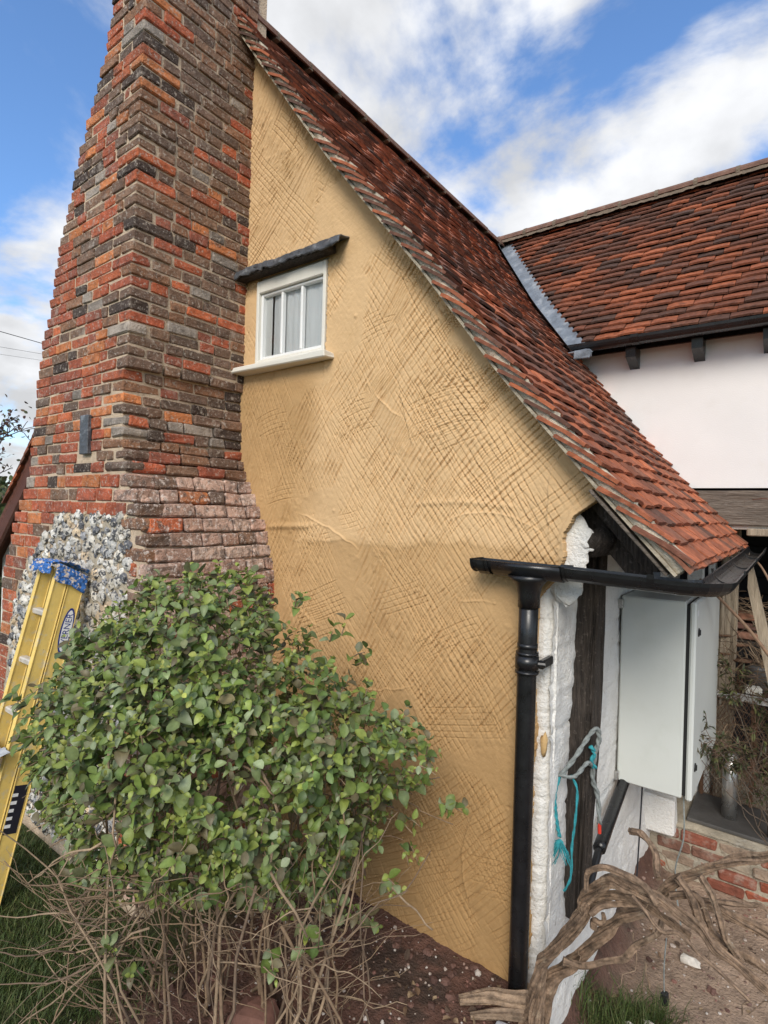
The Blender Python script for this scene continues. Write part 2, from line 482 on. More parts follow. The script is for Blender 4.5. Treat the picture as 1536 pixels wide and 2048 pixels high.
ys = np.concatenate([np.array([-400, -200, -100, -60, -40, -28, -20, -15, -11, -8, -6, -4, -3, -2, -1.4, -.9, -.5, -.2]), np.arange(0, 5.4, .028), np.array([5.8, 6.5, 7.5, 9, 12, 16, 22, 30, 45, 70, 120, 200, 400])])
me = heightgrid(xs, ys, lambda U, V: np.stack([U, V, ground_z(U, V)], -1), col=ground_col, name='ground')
tag(put('ground', me, MT['ground']), kind='structure')

# ------------------------------------------------------------------ the cottage
cottage = thing('cottage', (-2.6, 2.24, -.08), 'old cottage with mustard scratch-rendered gable, tapering brick chimney and steep clay tiled roof', 'house')

# main roof profile: top of the tiles, (x, z) from eave to ridge
RP = np.array([(-.290, 1.75), (-.52, 2.004), (-.964, 2.524), (-1.348, 3.029), (-1.993, 3.809), (-2.532, 4.534), (-2.86, 4.98)])
seg = np.concatenate([[0], np.cumsum(np.linalg.norm(np.diff(RP, axis=0), axis=1))])
RLEN = seg[-1]
def roof_pt(s):
    return np.array([np.interp(s, seg, RP[:, 0]), np.interp(s, seg, RP[:, 1])])
def roof_x_at(z): return np.interp(z, RP[:, 1], RP[:, 0])
def roof_z_at(x): return np.interp(x, RP[::-1, 0], RP[::-1, 1])
VERGE_Y = 2.105

# --- rendered gable: a real relief of trowel laps and scarifier scratches
WIN = (-2.675, -2.105, 2.745, 3.262)       # opening x0,x1,z0,z1
def build_render():
    dx = .0037
    us = np.arange(-2.92, -.58, dx); vs = np.arange(-.16, 4.85, dx)
    X, Z = np.meshgrid(us, vs, indexing='ij')
    H = np.zeros_like(X)
    H += .010 * fbm(X * 1.6, Z * 1.6, 5, 3) + .0035 * fbm(X * 7, Z * 7, 8, 3)
    rs = random.Random(5)
    patches = fbm(X * 2.6, Z * 2.6, 44, 3)
    keep = np.ones_like(X)
    def stroke(cx, cz, ang, L, n, sp, depth, curv, w=.0029):
        nonlocal H
        ca, sa = math.cos(ang), math.sin(ang)
        rad = L * .6 + n * sp
        i0 = max(0, int((cx - rad + 2.92) / dx)); i1 = min(len(us), int((cx + rad + 2.92) / dx))
        j0 = max(0, int((cz - rad + .16) / dx)); j1 = min(len(vs), int((cz + rad + .16) / dx))
        if i1 <= i0 or j1 <= j0: return
        x = X[i0:i1, j0:j1] - cx; z = Z[i0:i1, j0:j1] - cz
        a = x * ca + z * sa; b = -x * sa + z * ca
        b = b - curv * a * a + .004 * vnoise(a * 9 + cx * 7, np.full_like(a, cz * 5), 3)
        G = np.zeros_like(a)
        for k in range(n):
            bk = (k - (n - 1) / 2) * sp + rs.uniform(-.002, .002)
            l0 = -L / 2 + rs.uniform(0, .09); l1 = L / 2 - rs.uniform(0, .09)
            dk = depth * rs.uniform(.45, 1.1)
            e = sstep(l0, l0 + .03, a) * (1 - sstep(l1 - .03, l1, a))
            q = (b - bk) / w
            q2 = (b - bk - w * 1.7) / (w * .9)
            ww = .75 + .25 * vnoise(a * 30 + k * 3.1, np.full_like(a, k + cx), 12)
            G += e * ww * dk * (-np.exp(-q * q) + .45 * np.exp(-q2 * q2))
        H[i0:i1, j0:j1] += G * keep[i0:i1, j0:j1]
    # trowel laps first
    for t in range(38):
        cx = rs.uniform(-2.85, -.7); cz = rs.uniform(-.1, 4.3); ang = rs.uniform(-.7, .7) + (0 if rs.random() < .6 else 1.2)
        L = rs.uniform(.2, .55); ca, sa = math.cos(ang), math.sin(ang); curv = rs.uniform(-1.2, 1.2)
        x = X - cx; z = Z - cz
        m = (np.abs(x) < .5) & (np.abs(z) < .5)
        a = x[m] * ca + z[m] * sa; b = -x[m] * sa + z[m] * ca - curv * a * a + .006 * vnoise(a * 22, np.full_like(a, t * 1.7), 6)
        e = sstep(-L / 2, -L / 2 + .1, a) * (1 - sstep(L / 2 - .1, L / 2, a))
        hgt = rs.uniform(.002, .0055)
        H[m] += e * hgt * (np.exp(-(b / .004) ** 2) * .9 + .7 * np.where(b < 0, np.exp(b / .07), 0))
    # day joint across the wall about breast height
    zl = 1.74 + .035 * vnoise(X * 3.1, X * 0, 14) + .012 * vnoise(X * 17, X * 0, 15)
    H += .003 * sstep(-.03, .03, Z - zl) * sstep(-2.6, -2.3, X) + .003 * np.exp(-((Z - zl) / .010) ** 2) * (.5 + .5 * vnoise(X * 4, X * 0, 19)) * sstep(-2.65, -2.5, X)
    H += .012 * np.exp(-((Z - 1.80 - .05 * (X + 2.3)) / .016) ** 2) * sstep(-2.56, -2.5, X) * (1 - sstep(-2.25, -2.08, X))
    H += .005 * np.exp(-((Z - 1.95 + .25 * (X + 1.25) ** 2) / .012) ** 2) * sstep(-1.55, -1.45, X) * (1 - sstep(-1.05, -.9, X))
    keep = 1 - .9 * sstep(.24, .42, patches)
    keep *= 1 - .9 * sstep(.0, .03, X + .80) * (1 - sstep(1.9, 2.0, Z))
    # scarifier strokes: two crossing families laid down in bands
    sp = .0265
    for fam in (0, 1):
        zc = -.05
        while zc < 4.75:
            xc = -2.85
            while xc < -.65:
                x = xc + rs.uniform(-.07, .07); z = zc + rs.uniform(-.07, .07)
                left = x < -2.2 and z < 2.75
                if fam == 0:      # rising to the right; neighbours run on from each other
                    ang = (.92 if z > .9 else .70) + .28 * float(vnoise(x * 1.1, z * 1.1, 201)) + rs.uniform(-.07, .07)
                    if left: ang = 1.08 + rs.uniform(-.08, .08)
                    if rs.random() < .92: stroke(x, z, ang, rs.uniform(.40, 1.0), rs.randint(4, 8), sp * rs.uniform(.9, 1.15), rs.uniform(.0056, .0092), rs.uniform(-.22, .22))
                else:             # falling to the right
                    ang = -.95 + .25 * float(vnoise(x * 1.1, z * 1.1, 203)) + rs.uniform(-.07, .07)
                    pr = .2 if left else (.85 if z > .5 else .65)
                    if z > 3.6: pr = .35
                    if rs.random() < pr: stroke(x, z, ang, rs.uniform(.38, .95), rs.randint(4, 8), sp * rs.uniform(.9, 1.25), rs.uniform(.0054, .0088), rs.uniform(-.2, .2))
                xc += .185
            zc += .22
    for t in range(34):           # stray near-level and curved strokes
        stroke(rs.uniform(-2.6, -.8), rs.uniform(0, 3.9), rs.uniform(.1, .5), rs.uniform(.3, .5), rs.randint(4, 8), sp, .0065, rs.uniform(-1.2, .4))
    for t in range(60):           # pits and crumbs
        cx = rs.uniform(-2.7, -.7); cz = rs.uniform(0, 4.2); q = ((X - cx) ** 2 + (Z - cz) ** 2) / (rs.uniform(.004, .011) ** 2)
        m = q < 9
        H[m] += rs.choice((-.006, .006, .005)) * np.exp(-q[m])
    H += .0012 * fbm(X * 60, Z * 60, 77, 2) + .0022 * np.clip(fbm(X * 26, Z * 26, 71, 3) - .1, 0, 1) * sstep(-.1, .4, fbm(X * 3, Z * 3, 91, 2)) * 3
    # outline
    verge = roof_z_at(X) - .05
    right = np.interp(Z, [-1, 1.55, 1.64, 1.745, 1.83, 1.90, 1.95, 2.02, 9], [-.868, -.868, -.80, -.762, -.765, -.73, -.66, -.60, -.55]) + .008 * fbm(X * 0 + 1, Z * 14, 51, 3) + .014 * fbm(X * 0 + 4, Z * 5, 57, 2)
    bot = -.112 + .03 * fbm(X * 4, X * 0, 61, 4) + .02 * sstep(-1.0, -.9, X)
    ins = (Z < verge) & (X < right) & (Z > bot)
    e = .006 * fbm(Z * 22, X * 0, 63, 3)
    e2 = .004 * fbm(X * 22, X * 0, 65, 3)
    win = (X > WIN[0] + e) & (X < WIN[1] + e) & (Z > WIN[2] - .03 + e2) & (Z < WIN[3] + .03)
    ins &= ~win
    # swollen lips at the bottom, right edge and round the window
    lip = np.exp(-np.abs(Z - bot) / .02) * .012 * (0.6 + .6 * vnoise(X * 18, X * 0, 66)) + np.exp(-np.abs(X - right) / .03) * .008
    H += np.where(Z < .3, lip, lip * (X > -1.0))
    H += .006 * np.exp(-np.abs(X - WIN[1] - e) / .02) * ((Z > WIN[2]) & (Z < WIN[3]))
    mask = ins[:-1, :-1] & ins[1:, :-1] & ins[1:, 1:] & ins[:-1, 1:]
    # lower-wall shade painted into the colour below the day joint, and a darker patch under the window
    shade_damp = 1 - sstep(-.03, .03, Z - zl - .02 * fbm(X * 6, Z * 6, 101, 3))
    shade_damp = np.maximum(shade_damp * (.62 + .38 * (1 - sstep(.2, 1.6, Z + .15 * fbm(X * 2, Z * 2, 103, 2)))), .75 * sstep(2.72, 2.60, Z) * sstep(-2.1, -2.35, X + .12 * fbm(X * 3, Z * 3, 105, 3) - .10 * (Z - 2.2)))
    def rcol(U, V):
        dry = np.array([.635, .425, .225]); shade_wet = np.array([.435, .262, .112]) * (1 - .16 * (1 - sstep(-.1, 1.0, Z)))[..., None]  # second tone carries the painted lower-wall shade, deeper towards the ground
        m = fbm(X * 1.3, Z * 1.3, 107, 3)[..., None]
        return (dry * (1 - shade_damp[..., None]) + shade_wet * shade_damp[..., None]) * (1 + .07 * m)
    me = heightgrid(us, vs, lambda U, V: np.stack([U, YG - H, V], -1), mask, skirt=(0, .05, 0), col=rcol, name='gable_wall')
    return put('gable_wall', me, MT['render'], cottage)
tag(build_render(), 'mustard render combed with crossing scratches')

# window reveal and what is behind it
wx0, wx1, wz0, wz1 = WIN
win_part = MB()
for (c, s) in (((wx0 - .02, 2.34, (wz0 + wz1) / 2), (.04, .16, wz1 - wz0 + .1)), ((wx1 + .02, 2.34, (wz0 + wz1) / 2), (.04, .16, wz1 - wz0 + .1)),
               (((wx0 + wx1) / 2, 2.34, wz1 + .03), (wx1 - wx0, .158, .05)), (((wx0 + wx1) / 2, 2.34, wz0 - .035), (wx1 - wx0, .158, .06)),
               (((wx0 + wx1) / 2, 2.43, (wz0 + wz1) / 2), (wx1 - wx0 + .1, .02, wz1 - wz0 + .12))):
    win_part.bbox(c, s, .002)
win_part.build('window_reveal', MT['white'], cottage)
wf = MB()
yf = 2.246
fwid = .022
wf.bbox((wx0 + fwid / 2, yf, (wz0 + wz1) / 2), (fwid, .05, wz1 - wz0), .004)
wf.bbox((wx1 - fwid / 2, yf, (wz0 + wz1) / 2), (fwid, .05, wz1 - wz0), .004)
wf.bbox(((wx0 + wx1) / 2, yf + .001, wz1 - .036), (wx1 - wx0 - 2 * fwid, .048, .072), .004)
wf.bbox(((wx0 + wx1) / 2, yf + .001, wz0 + .020), (wx1 - wx0 - 2 * fwid, .048, .044), .004)
window = wf.build('window', MT['paint_cream'], cottage)
tag(window, 'small cream painted window with three tall panes')
sx0, sx1, sz0, sz1 = wx0 + fwid, wx1 - fwid, wz0 + .042, wz1 - .072
sash = MB()
ys_ = yf + .012
sash.bbox((sx0 + .010, ys_, (sz0 + sz1) / 2), (.018, .036, sz1 - sz0 - .002), .004)
sash.bbox((sx1 - .010, ys_, (sz0 + sz1) / 2), (.018, .036, sz1 - sz0 - .002), .004)
sash.bbox(((sx0 + sx1) / 2, ys_ + .001, sz1 - .010), (sx1 - sx0 - .038, .034, .016), .004)
sash.bbox(((sx0 + sx1) / 2, ys_ + .001, sz0 + .011), (sx1 - sx0 - .038, .034, .018), .004)
sash.build('casement', MT['paint_white'], window)
for k in (1, 2):
    x = lerp(sx0 + .019, sx1 - .019, k / 3)
    MB().bbox((x, ys_ - .001, (sz0 + sz1) / 2), (.017, .030, sz1 - sz0 - .042), .004).build('glazing_bar', MT['paint_white'], window)
for k in range(3):
    a = lerp(sx0 + .019, sx1 - .019, k / 3); b = lerp(sx0 + .019, sx1 - .019, (k + 1) / 3)
    MB().add([(a, ys_ + .010, sz0 + .012), (b, ys_ + .010, sz0 + .012), (b, ys_ + .010, sz1 - .012), (a, ys_ + .010, sz1 - .012)], [[0, 1, 2, 3]]).build('pane', MT['glass'], window)
us = np.linspace(sx0 + .075, sx1 + .02, 90); vs = np.linspace(sz0 - .01, sz1 + .01, 6)
put('net_curtain', heightgrid(us, vs, lambda U, V: np.stack([U, 2.280 + .004 * np.sin(U * 95 + 2 * np.sin(U * 21)), V], -1)), MT['curtain'], window)
us = np.linspace(sx0 - .005, sx0 + .075, 5)
put('curtain_edge', heightgrid(us, vs, lambda U, V: np.stack([U, 2.268 + .02 * (U - sx0), V], -1)), MT['paint_white'], window)
MB().bbox(((wx0 + wx1) / 2 - .035, 2.205, wz0 - .016), (wx1 - wx0 + .20, .105, .034), .006, jit=.004).build('sill', MT['paint_cream'], window)
# crumpled lead drip over the window
us = np.linspace(-2.885, -1.955, 90); vs = np.linspace(0, 1, 12)
def leadfn(U, V):
    n = fbm(U * 9, V * 2, 81, 3); n2 = fbm(U * 30, V * 5, 83, 3)
    out = np.where(V < .5, V / .5, 1.0)            # first half: sloping top, second: downturned lip
    dn = np.where(V < .5, 0, (V - .5) / .5)
    y = YG + .01 - .085 * out - .012 * n * out - .012 * dn * (1 + n2)
    z = 3.345 - .018 * out - (.042 + .014 * n) * dn + .010 * n2 * out
    return np.stack([U, y, z], -1)
lead = put('lead_drip', heightgrid(us, vs, leadfn, skirt=None), MT['lead_dark'], cottage)
sm = lead.modifiers.new('thick', 'SOLIDIFY'); sm.thickness = .008
tag(lead, 'crumpled grey lead drip strip over the small window')
MB().bbox((-2.43, 2.195, 3.298), (.78, .07, .036), .006, jit=.004).build('drip_board', MT['timber'], cottage)

# --- chimney
Z0C = -.1
def ch_left(z): return float(np.interp(z, [0, .7, 1.4, 1.77, 2.03, 2.22, 2.78, 3.12, 3.5, 3.91, 4.36, 4.63, 5.0, 7], [-4.30, -4.29, -4.27, -4.13, -3.95, -3.92, -3.86, -3.73, -3.64, -3.47, -3.21, -3.13, -3.09, -3.09]))
def ch_right(z):
    if z > 2.575: return -2.797 + .02 * (z - 2.6) / 2
    return float(np.interp(z, [-1, 1.40, 1.60, 1.78, 1.95, 2.06, 2.20, 2.45, 2.58], [-2.455, -2.462, -2.50, -2.567, -2.665, -2.735, -2.80, -2.822, -2.826]))
def ch_front(z): return 1.478 + .02 * (z - 2.02) if z > 2.02 else 1.478 - .02 * (2.02 - z)
zs = list(np.arange(Z0C, 6.2, .06))
core = MB(); V = []; ins = .007
for z in zs:
    l = max(ch_left(z + k_) for k_ in (-.06, 0, .06)) + ins; r = min(ch_right(z + k_) for k_ in (-.06, -.02, 0, .02, .06)) - ins; f = ch_front(z) + ins
    V += [(l, f, z), (r, f, z), (r, 2.33, z), (l, 2.33, z)]
Fc = []
for i in range(len(zs) - 1):
    for k in range(4):
        Fc.append([i * 4 + k, i * 4 + (k + 1) % 4, (i + 1) * 4 + (k + 1) % 4, (i + 1) * 4 + k])
Fc.append([(len(zs) - 1) * 4 + k for k in range(4)])
core.add(V, Fc)
chimney = core.build('chimney_stack', MT['mortar'], cottage)
tag(chimney, 'tapering chimney stack of weathered red and brown brick')
RED = [(.48, .125, .050), (.43, .112, .050), (.36, .095, .050), (.52, .18, .065), (.40, .098, .046), (.30, .095, .058)]
BRN = [(.200, .120, .080), (.170, .105, .074), (.225, .130, .082), (.145, .096, .070), (.27, .135, .075)]
DRK = [(.055, .036, .028), (.075, .052, .041)]
GRY = [(.34, .285, .235), (.26, .22, .185)]
PNK = [(.56, .37, .285), (.50, .32, .245), (.60, .43, .34), (.44, .27, .20)]
def bcol(w):
    t = rnd(); pal = (RED, BRN, DRK, GRY, PNK)
    for wi, p in zip(w, pal):
        if t < wi: c = random.choice(p); break
        t -= wi
    else: c = random.choice(BRN)
    k = ru(.88, 1.14)
    return tuple(x * k for x in c)
bricks = []                      # (distance, verts, center, colour)
def brick(center, size, rot=None, col=(.3, .1, .05), b=.0036, jit=.0034):
    v = bbox_verts(*size, ru(b * .8, b * 1.4), jit)
    if rot is not None: v = v @ np.array(rot).T
    c = np.array(center)
    cc = np.tile(np.array(col), (24, 1)) * rng.uniform(.85, 1.12, (24, 1))
    bricks.append((float(np.linalg.norm(c - np.array(EYE))), v, c, cc))
PITCH = .0603
FL = lambda z: float(np.interp(z, [0, .7, 1.2, 1.4, 1.55, 1.7, 1.86], [-4.16, -4.14, -4.09, -3.99, -3.84, -3.66, -3.47]))
zc = .02; ci = 0
PLATE = (-3.245, -3.11, 2.165, 2.385)
def course_fill(a, b, first=None):
    """split run a..b into brick lengths"""
    out = []; x = a; k = 0
    while b - x > .05:
        r = b - x
        L = random.choice((.20, .19, .105, .205, .125, .11)) * ru(.92, 1.06)
        if r - L < .06: L = r
        if L > .26: L = r * .55
        out.append((x, x + L)); x += L
    return out
while zc < 5.6:
    PT = PITCH if zc > 2.03 else .074
    h = PT - ru(.006, .010); yf_ = ch_front(zc); xr = ch_right(zc); xl = ch_left(zc)
    slope = (ch_right(zc + .05) - ch_right(zc - .05)) / .1
    flare = slope < -.08 and zc < 2.5
    wfront = (.56, .32, .08, .04, 0); wflank = (.28, .64, .06, .02, 0)
    if zc < 2.05: wflank = (.03, .10, .0, .0, .87)
    elif zc < 2.6: wflank = (.18, .70, .08, .04, 0)
    if zc < 1.9: wfront = (.85, .12, .03, .0, 0)
    long_front = ci % 2 == 0
    # corner brick shows on both faces
    lx, ly = (.215, .108) if long_front else (.108, .215)
    lx *= ru(.92, 1.06); ly *= ru(.92, 1.06)
    pr = ru(-.003, .006)
    if not flare:
        w = wfront if rnd() < .35 else wflank
        if 1.86 > zc: w = (.10, .15, 0, .1, .65)
        brick((xr - lx / 2 + pr, yf_ + ly / 2 - pr, zc), (lx, ly, h), None, bcol(w), .0055, .0045)
    else:
        brick((xr - lx / 2 + .004, yf_ + ly / 2 - pr, zc), (lx, ly, h), None, bcol(wflank if zc > 2.06 else (.05, .25, 0, .12, .58)), .010, .005)
    # front face
    if zc < 1.86:
        runs = [(xl, FL(zc) + ru(-.03, .03)), (-2.70 + ru(-.03, .03), xr - lx - .010)]
    else: runs = [(xl, xr - lx - .010)]
    for a, b in runs:
        if b - a < .04: continue
        for p, q in course_fill(a + ru(-.012, .012), b):
            cx = (p + q) / 2
            if PLATE[0] < cx < PLATE[1] and PLATE[2] - .02 < zc < PLATE[3] + .02: continue
            brick((cx, yf_ + .045 + ru(-.005, .004), zc + ru(-.002, .002)), (q - p - .010, .09, h), None, bcol(wfront))
    # flank face
    t = math.atan(-slope) * .5 if flare else 0
    rot = np.array([[math.cos(t), 0, -math.sin(t)], [0, 1, 0], [math.sin(t), 0, math.cos(t)]]) if flare else None
    a0 = yf_ + ly + .010 if not flare else yf_ + .03 + (0.1 if ci % 2 else 0)
    for p, q in course_fill(a0, 2.262):
        if flare:
            n_ = np.array([math.cos(t), 0, math.sin(t)])
            c = np.array([xr, (p + q) / 2, zc]) + n_ * (-.036 + ru(-.005, .006))
            brick(c, (.09, q - p - .009, PT / math.cos(t) - .006), rot, bcol(wflank), .0065, .006)
        else:
            brick((xr - .045 + ru(-.004, .006), (p + q) / 2, zc + ru(-.002, .002)), (.09, q - p - .010, h), None, bcol(wflank), .0042)
    zc += PT if zc > 2.03 + .0 else .074; ci += 1
# oversailing course where the stack thickens
bricks_vis = [b for b in bricks if b[2][2] > .55]
bricks_vis.sort(key=lambda b: b[0])
def emit(items, name, mat, parent, limit, restname, smooth=False, label=None):
    for d, v, c, cc in items[:limit]:
        m_ = MB().add(v, BB_FACES, cc)
        put(name, m_.mesh(name, smooth), MT['brick_salt'] if (name == 'brick' and c[2] < 2.06 and c[0] > -2.78) else mat, parent, tuple(c))
    if len(items) > limit:
        m_ = MB()
        for d, v, c, cc in items[limit:]: m_.add(v + c, BB_FACES, cc)
        tag(m_.build(restname, mat, parent, smooth), kind='stuff')
near300 = bricks_vis[:300]; ids = set(id(b) for b in near300)
emit(near300 + [b for b in bricks if id(b) not in ids], 'brick', MT['brick'], chimney, 300, 'further_bricks')
# flint panel
def ico():
    t = (1 + 5 ** .5) / 2
    v = [(-1, t, 0), (1, t, 0), (-1, -t, 0), (1, -t, 0), (0, -1, t), (0, 1, t), (0, -1, -t), (0, 1, -t), (t, 0, -1), (t, 0, 1), (-t, 0, -1), (-t, 0, 1)]
    f = [(0, 11, 5), (0, 5, 1), (0, 1, 7), (0, 7, 10), (0, 10, 11), (1, 5, 9), (5, 11, 4), (11, 10, 2), (10, 7, 6), (7, 1, 8), (3, 9, 4), (3, 4, 2), (3, 2, 6), (3, 6, 8), (3, 8, 9), (4, 9, 5), (2, 4, 11), (6, 2, 10), (8, 6, 7), (9, 8, 1)]
    v = np.array(v, float); v /= np.linalg.norm(v[0])
    return v, f
def ico2():
    v, f = ico(); v = [tuple(x) for x in v]; cache = {}
    def mid(a, b):
        k = (min(a, b), max(a, b))
        if k not in cache:
            p = (np.array(v[a]) + np.array(v[b])) / 2; p /= np.linalg.norm(p); v.append(tuple(p)); cache[k] = len(v) - 1
        return cache[k]
    nf = []
    for a, b, c in f:
        x, y, z = mid(a, b), mid(b, c), mid(c, a)
        nf += [(a, x, z), (b, y, x), (c, z, y), (x, y, z)]
    return np.array(v), nf
ICV, ICF = ico(); IC2V, IC2F = ico2()
def rock(sx, sy, sz, rough=.22, hi=True):
    v, f = (IC2V, IC2F) if hi else (ICV, ICF)
    v = v * (1 + rng.uniform(-rough, rough, (len(v), 1)))
    a = ru(0, 6.28); ca, sa = math.cos(a), math.sin(a)
    v = v * np.array([1, 1, ru(.7, 1.2)])
    v = v @ np.array([[ca, 0, -sa], [0, 1, 0], [sa, 0, ca]])
    return v * np.array([sx, sy, sz]), f
pm = MB()
us = np.linspace(-4.20, -2.66, 94); vs = np.linspace(0, 1.885, 110)
def fpan(U, V): return np.stack([U, 1.478 - .02 * (2.02 - V) + .006 + .012 * fbm(U * 16, V * 16, 5, 3), V], -1)
Uc, Vc = np.meshgrid(us[:-1], vs[:-1], indexing='ij')
put('flint_bedding', heightgrid(us, vs, fpan, (Uc > np.vectorize(FL)(Vc) - .03) & (Vc < 1.85)), MT['flint_mortar'], chimney)
pts = []
tries = 0
while tries < 40000 and len(pts) < 900:
    tries += 1
    z = ru(.0, 1.84); x = ru(-4.16, -2.69)
    if x < FL(z) + .02: continue
    r = ru(.014, .034) if rnd() < .8 else ru(.03, .042)
    if all((x - p[0]) ** 2 + (z - p[1]) ** 2 > (.82 * (r + p[2])) ** 2 for p in pts): pts.append((x, z, r))
pts.sort(key=lambda p: (p[1] < 1.0, -p[2]))
rest = MB()
for i, (x, z, r) in enumerate(pts):
    v, f = rock(r * 1.2, r * .52, r * 1.1, .26)
    k = ru(.7, 1.15)
    c = random.choice([(.60, .55, .46), (.68, .65, .59), (.56, .52, .45), (.48, .47, .45), (.12, .12, .13), (.30, .30, .31), (.60, .46, .30), (.66, .62, .55)])
    cc = np.tile(np.array(c) * k, (len(v), 1)); o = (x, ch_front(z) + .003, z)
    if i < 300: put('flint', MB().add(v, f, cc).mesh('flint'), MT['flint'], chimney, o)
    else: rest.add(v + np.array(o), f, cc)
if rest.n: tag(rest.build('smaller_flints', MT['flint'], chimney), kind='stuff')
# slate cover plate with its screw
cp = MB().bbox(((PLATE[0] + PLATE[1]) / 2, 1.472, (PLATE[2] + PLATE[3]) / 2), (.095, .022, .215), .003).build('cover_plate', MT['lead_dark'], chimney)
tag(cp, 'dark upright slate cover plate on the chimney face')

# --- main roof
roof_m = MB()
DECK = .034
ss = np.linspace(.02, RLEN, 24)
def deck_y_end(z): return 4.58 if z < 3.22 else 4.44 + (z - 3.22) * (1.46 / 1.8)
Vd = []; 
for s_ in ss:
    p = roof_pt(s_); q = roof_pt(min(RLEN, s_ + .02)); d = (q - p) / (np.linalg.norm(q - p) + 1e-9) if s_ < RLEN - .02 else (roof_pt(RLEN) - roof_pt(RLEN - .02)) / .02
    n_ = np.array([d[1], -d[0]]);  n_ = n_ if n_[1] > 0 else -n_
    a = p - n_ * DECK; b = p - n_ * (DECK + .022)
    ye = max(4.64, deck_y_end(p[1])) + .1
    Vd += [(a[0], VERGE_Y + .10, a[1]), (a[0], ye, a[1]), (b[0], ye, b[1]), (b[0], VERGE_Y + .10, b[1])]
Fd = []
for i in range(len(ss) - 1):
    for k in range(4): Fd.append([i * 4 + k, (i + 1) * 4 + k, (i + 1) * 4 + (k + 1) % 4, i * 4 + (k + 1) % 4])
Fd += [[0, 1, 2, 3], [(len(ss) - 1) * 4 + k for k in (3, 2, 1, 0)]]
roof_m.add(Vd, Fd)
roof = roof_m.build('main_roof', MT['timber'], cottage)
tag(roof, 'steep roof slope of small red and brown clay tiles')
TC = [(.185, .068, .040), (.145, .060, .039), (.215, .074, .040), (.115, .056, .040), (.090, .051, .040), (.27, .088, .045), (.33, .105, .050), (.16, .064, .040), (.125, .059, .041)]
def tile_mesh(w, L, th, camber=.012):
    """clay tile: x across, y up the slope (0 = tail), z out; slightly cambered"""
    n = 4; V = []; F = []
    jt = [ru(-.004, .004) for _ in range(n + 1)]
    for zt in (0, -th):
        for yy in (0, L * .45, L):
            for k in range(n + 1):
                t = k / n - .5
                V.append((t * w, yy + (jt[k] if yy == 0 else 0), zt + camber * (1 - 4 * t * t) * .6 + camber * .6 * math.sin(math.pi * min(1, yy / L)) - camber * .4 * (yy == 0)))
    m = n + 1
    for r in range(2):
        for k in range(n):
            a = r * m + k; F.append([a, a + 1, a + m + 1, a + m])
            b = a + 3 * m; F.append([b, b + m, b + m + 1, b + 1])
    for k in range(n):
        F.append([k + 3 * m, k + 3 * m + 1, k + 1, k])
    for r in range(2):
        a = r * m; F.append([a, a + m, a + m + 3 * m, a + 3 * m]); a = r * m + n; F.append([a + 3 * m, a + m + 3 * m, a + m, a])
    return np.array(V), F
def tcol(bright=0.):
    c = np.array(random.choice(TC if rnd() > bright else TC[5:7] + [(.36, .115, .055), (.25, .082, .043), (.19, .08, .05), (.29, .095, .048)]))
    return c * ru(.85, 1.25) * np.array([1.14, 1.08, 1.0])
LIFT = .014; NROW = 45; G = RLEN / NROW; TW = .178; TL = .22; TILT = .25
main_tiles = []
for r in range(NROW):
    s0 = r * G; p = roof_pt(s0); q = roof_pt(min(RLEN, s0 + .1)); d = q - p; d /= np.linalg.norm(d)
    ang = math.atan2(d[1], -d[0]) - TILT            # tile lies a little flatter than the roof
    dv = np.array([-math.cos(ang), 0, math.sin(ang)]); nv = np.array([math.sin(ang), 0, math.cos(ang)])
    xv = np.array([0, 1., 0])
    y = VERGE_Y + ru(-.012, .012) - (0 if r % 2 else TW * .5) ; yend = deck_y_end(p[1]) - (.06 if p[1] > 3.2 else -.02)
    first = True
    while y < yend - .02:
        w = TW * ru(.97, 1.02); y0 = max(y, VERGE_Y + ru(-.006, .004)) ; y1 = min(y + w, yend)
        if y1 - y0 > .04:
            v, f = tile_mesh(y1 - y0 - .004, TL * ru(.98, 1.03), .013, ru(.004, .012))
            roll = ru(-.015, .015); 
            Rm = np.array([xv, dv + xv * ru(-.01, .01), nv]).T
            c = np.array([p[0], (y0 + y1) / 2, p[1]]) + nv * ru(-.003, .004) + dv * ru(-.006, .006)
            wv = v @ Rm.T
            yw = wv[:, 1] + c[1]; lf = LIFT * np.clip(1 - (yw - VERGE_Y) / .19, 0, 1) ** 1.6 * np.clip(1 - v[:, 1] / TL, 0, 1)
            wv = wv + lf[:, None] * nv
            cc = np.tile(tcol(.8 if r < 7 else (.4 if r < 12 else .12)), (len(v), 1))
            main_tiles.append((float(np.linalg.norm(c - np.array(EYE))), wv, f, c, cc))
        y += w
def emit_tiles(items, parent, restname, limit=300, name='roof_tile'):
    items.sort(key=lambda t: t[0])
    for d, v, f, c, cc in items[:limit]:
        put(name, MB().add(v, f, cc).mesh(name), MT['tile'], parent, tuple(c))
    if len(items) > limit:
        m_ = MB()
        for d, v, f, c, cc in items[limit:]: m_.add(v + c, f, cc)
        tag(m_.build(restname, MT['tile'], parent), kind='stuff')
emit_tiles(main_tiles, roof, 'further_tiles')
# eaves under-course
uc = MB(); y = VERGE_Y
while y < 4.5:
    v, f = tile_mesh(TW - .005, .17, .014, .006)
    p = roof_pt(0); ang = math.atan2(1.1, 1) - .10
    dv = np.array([-math.cos(ang), 0, math.sin(ang)]); nv = np.array([math.sin(ang), 0, math.cos(ang)])
    uc.add(v @ np.array([[0, 1, 0], dv, nv]) + np.array([p[0] + .004, y + TW / 2, p[1] - .022]), f, np.tile(tcol(.6), (len(v), 1))); y += TW
uc.build('eaves_course', MT['tile'], roof)
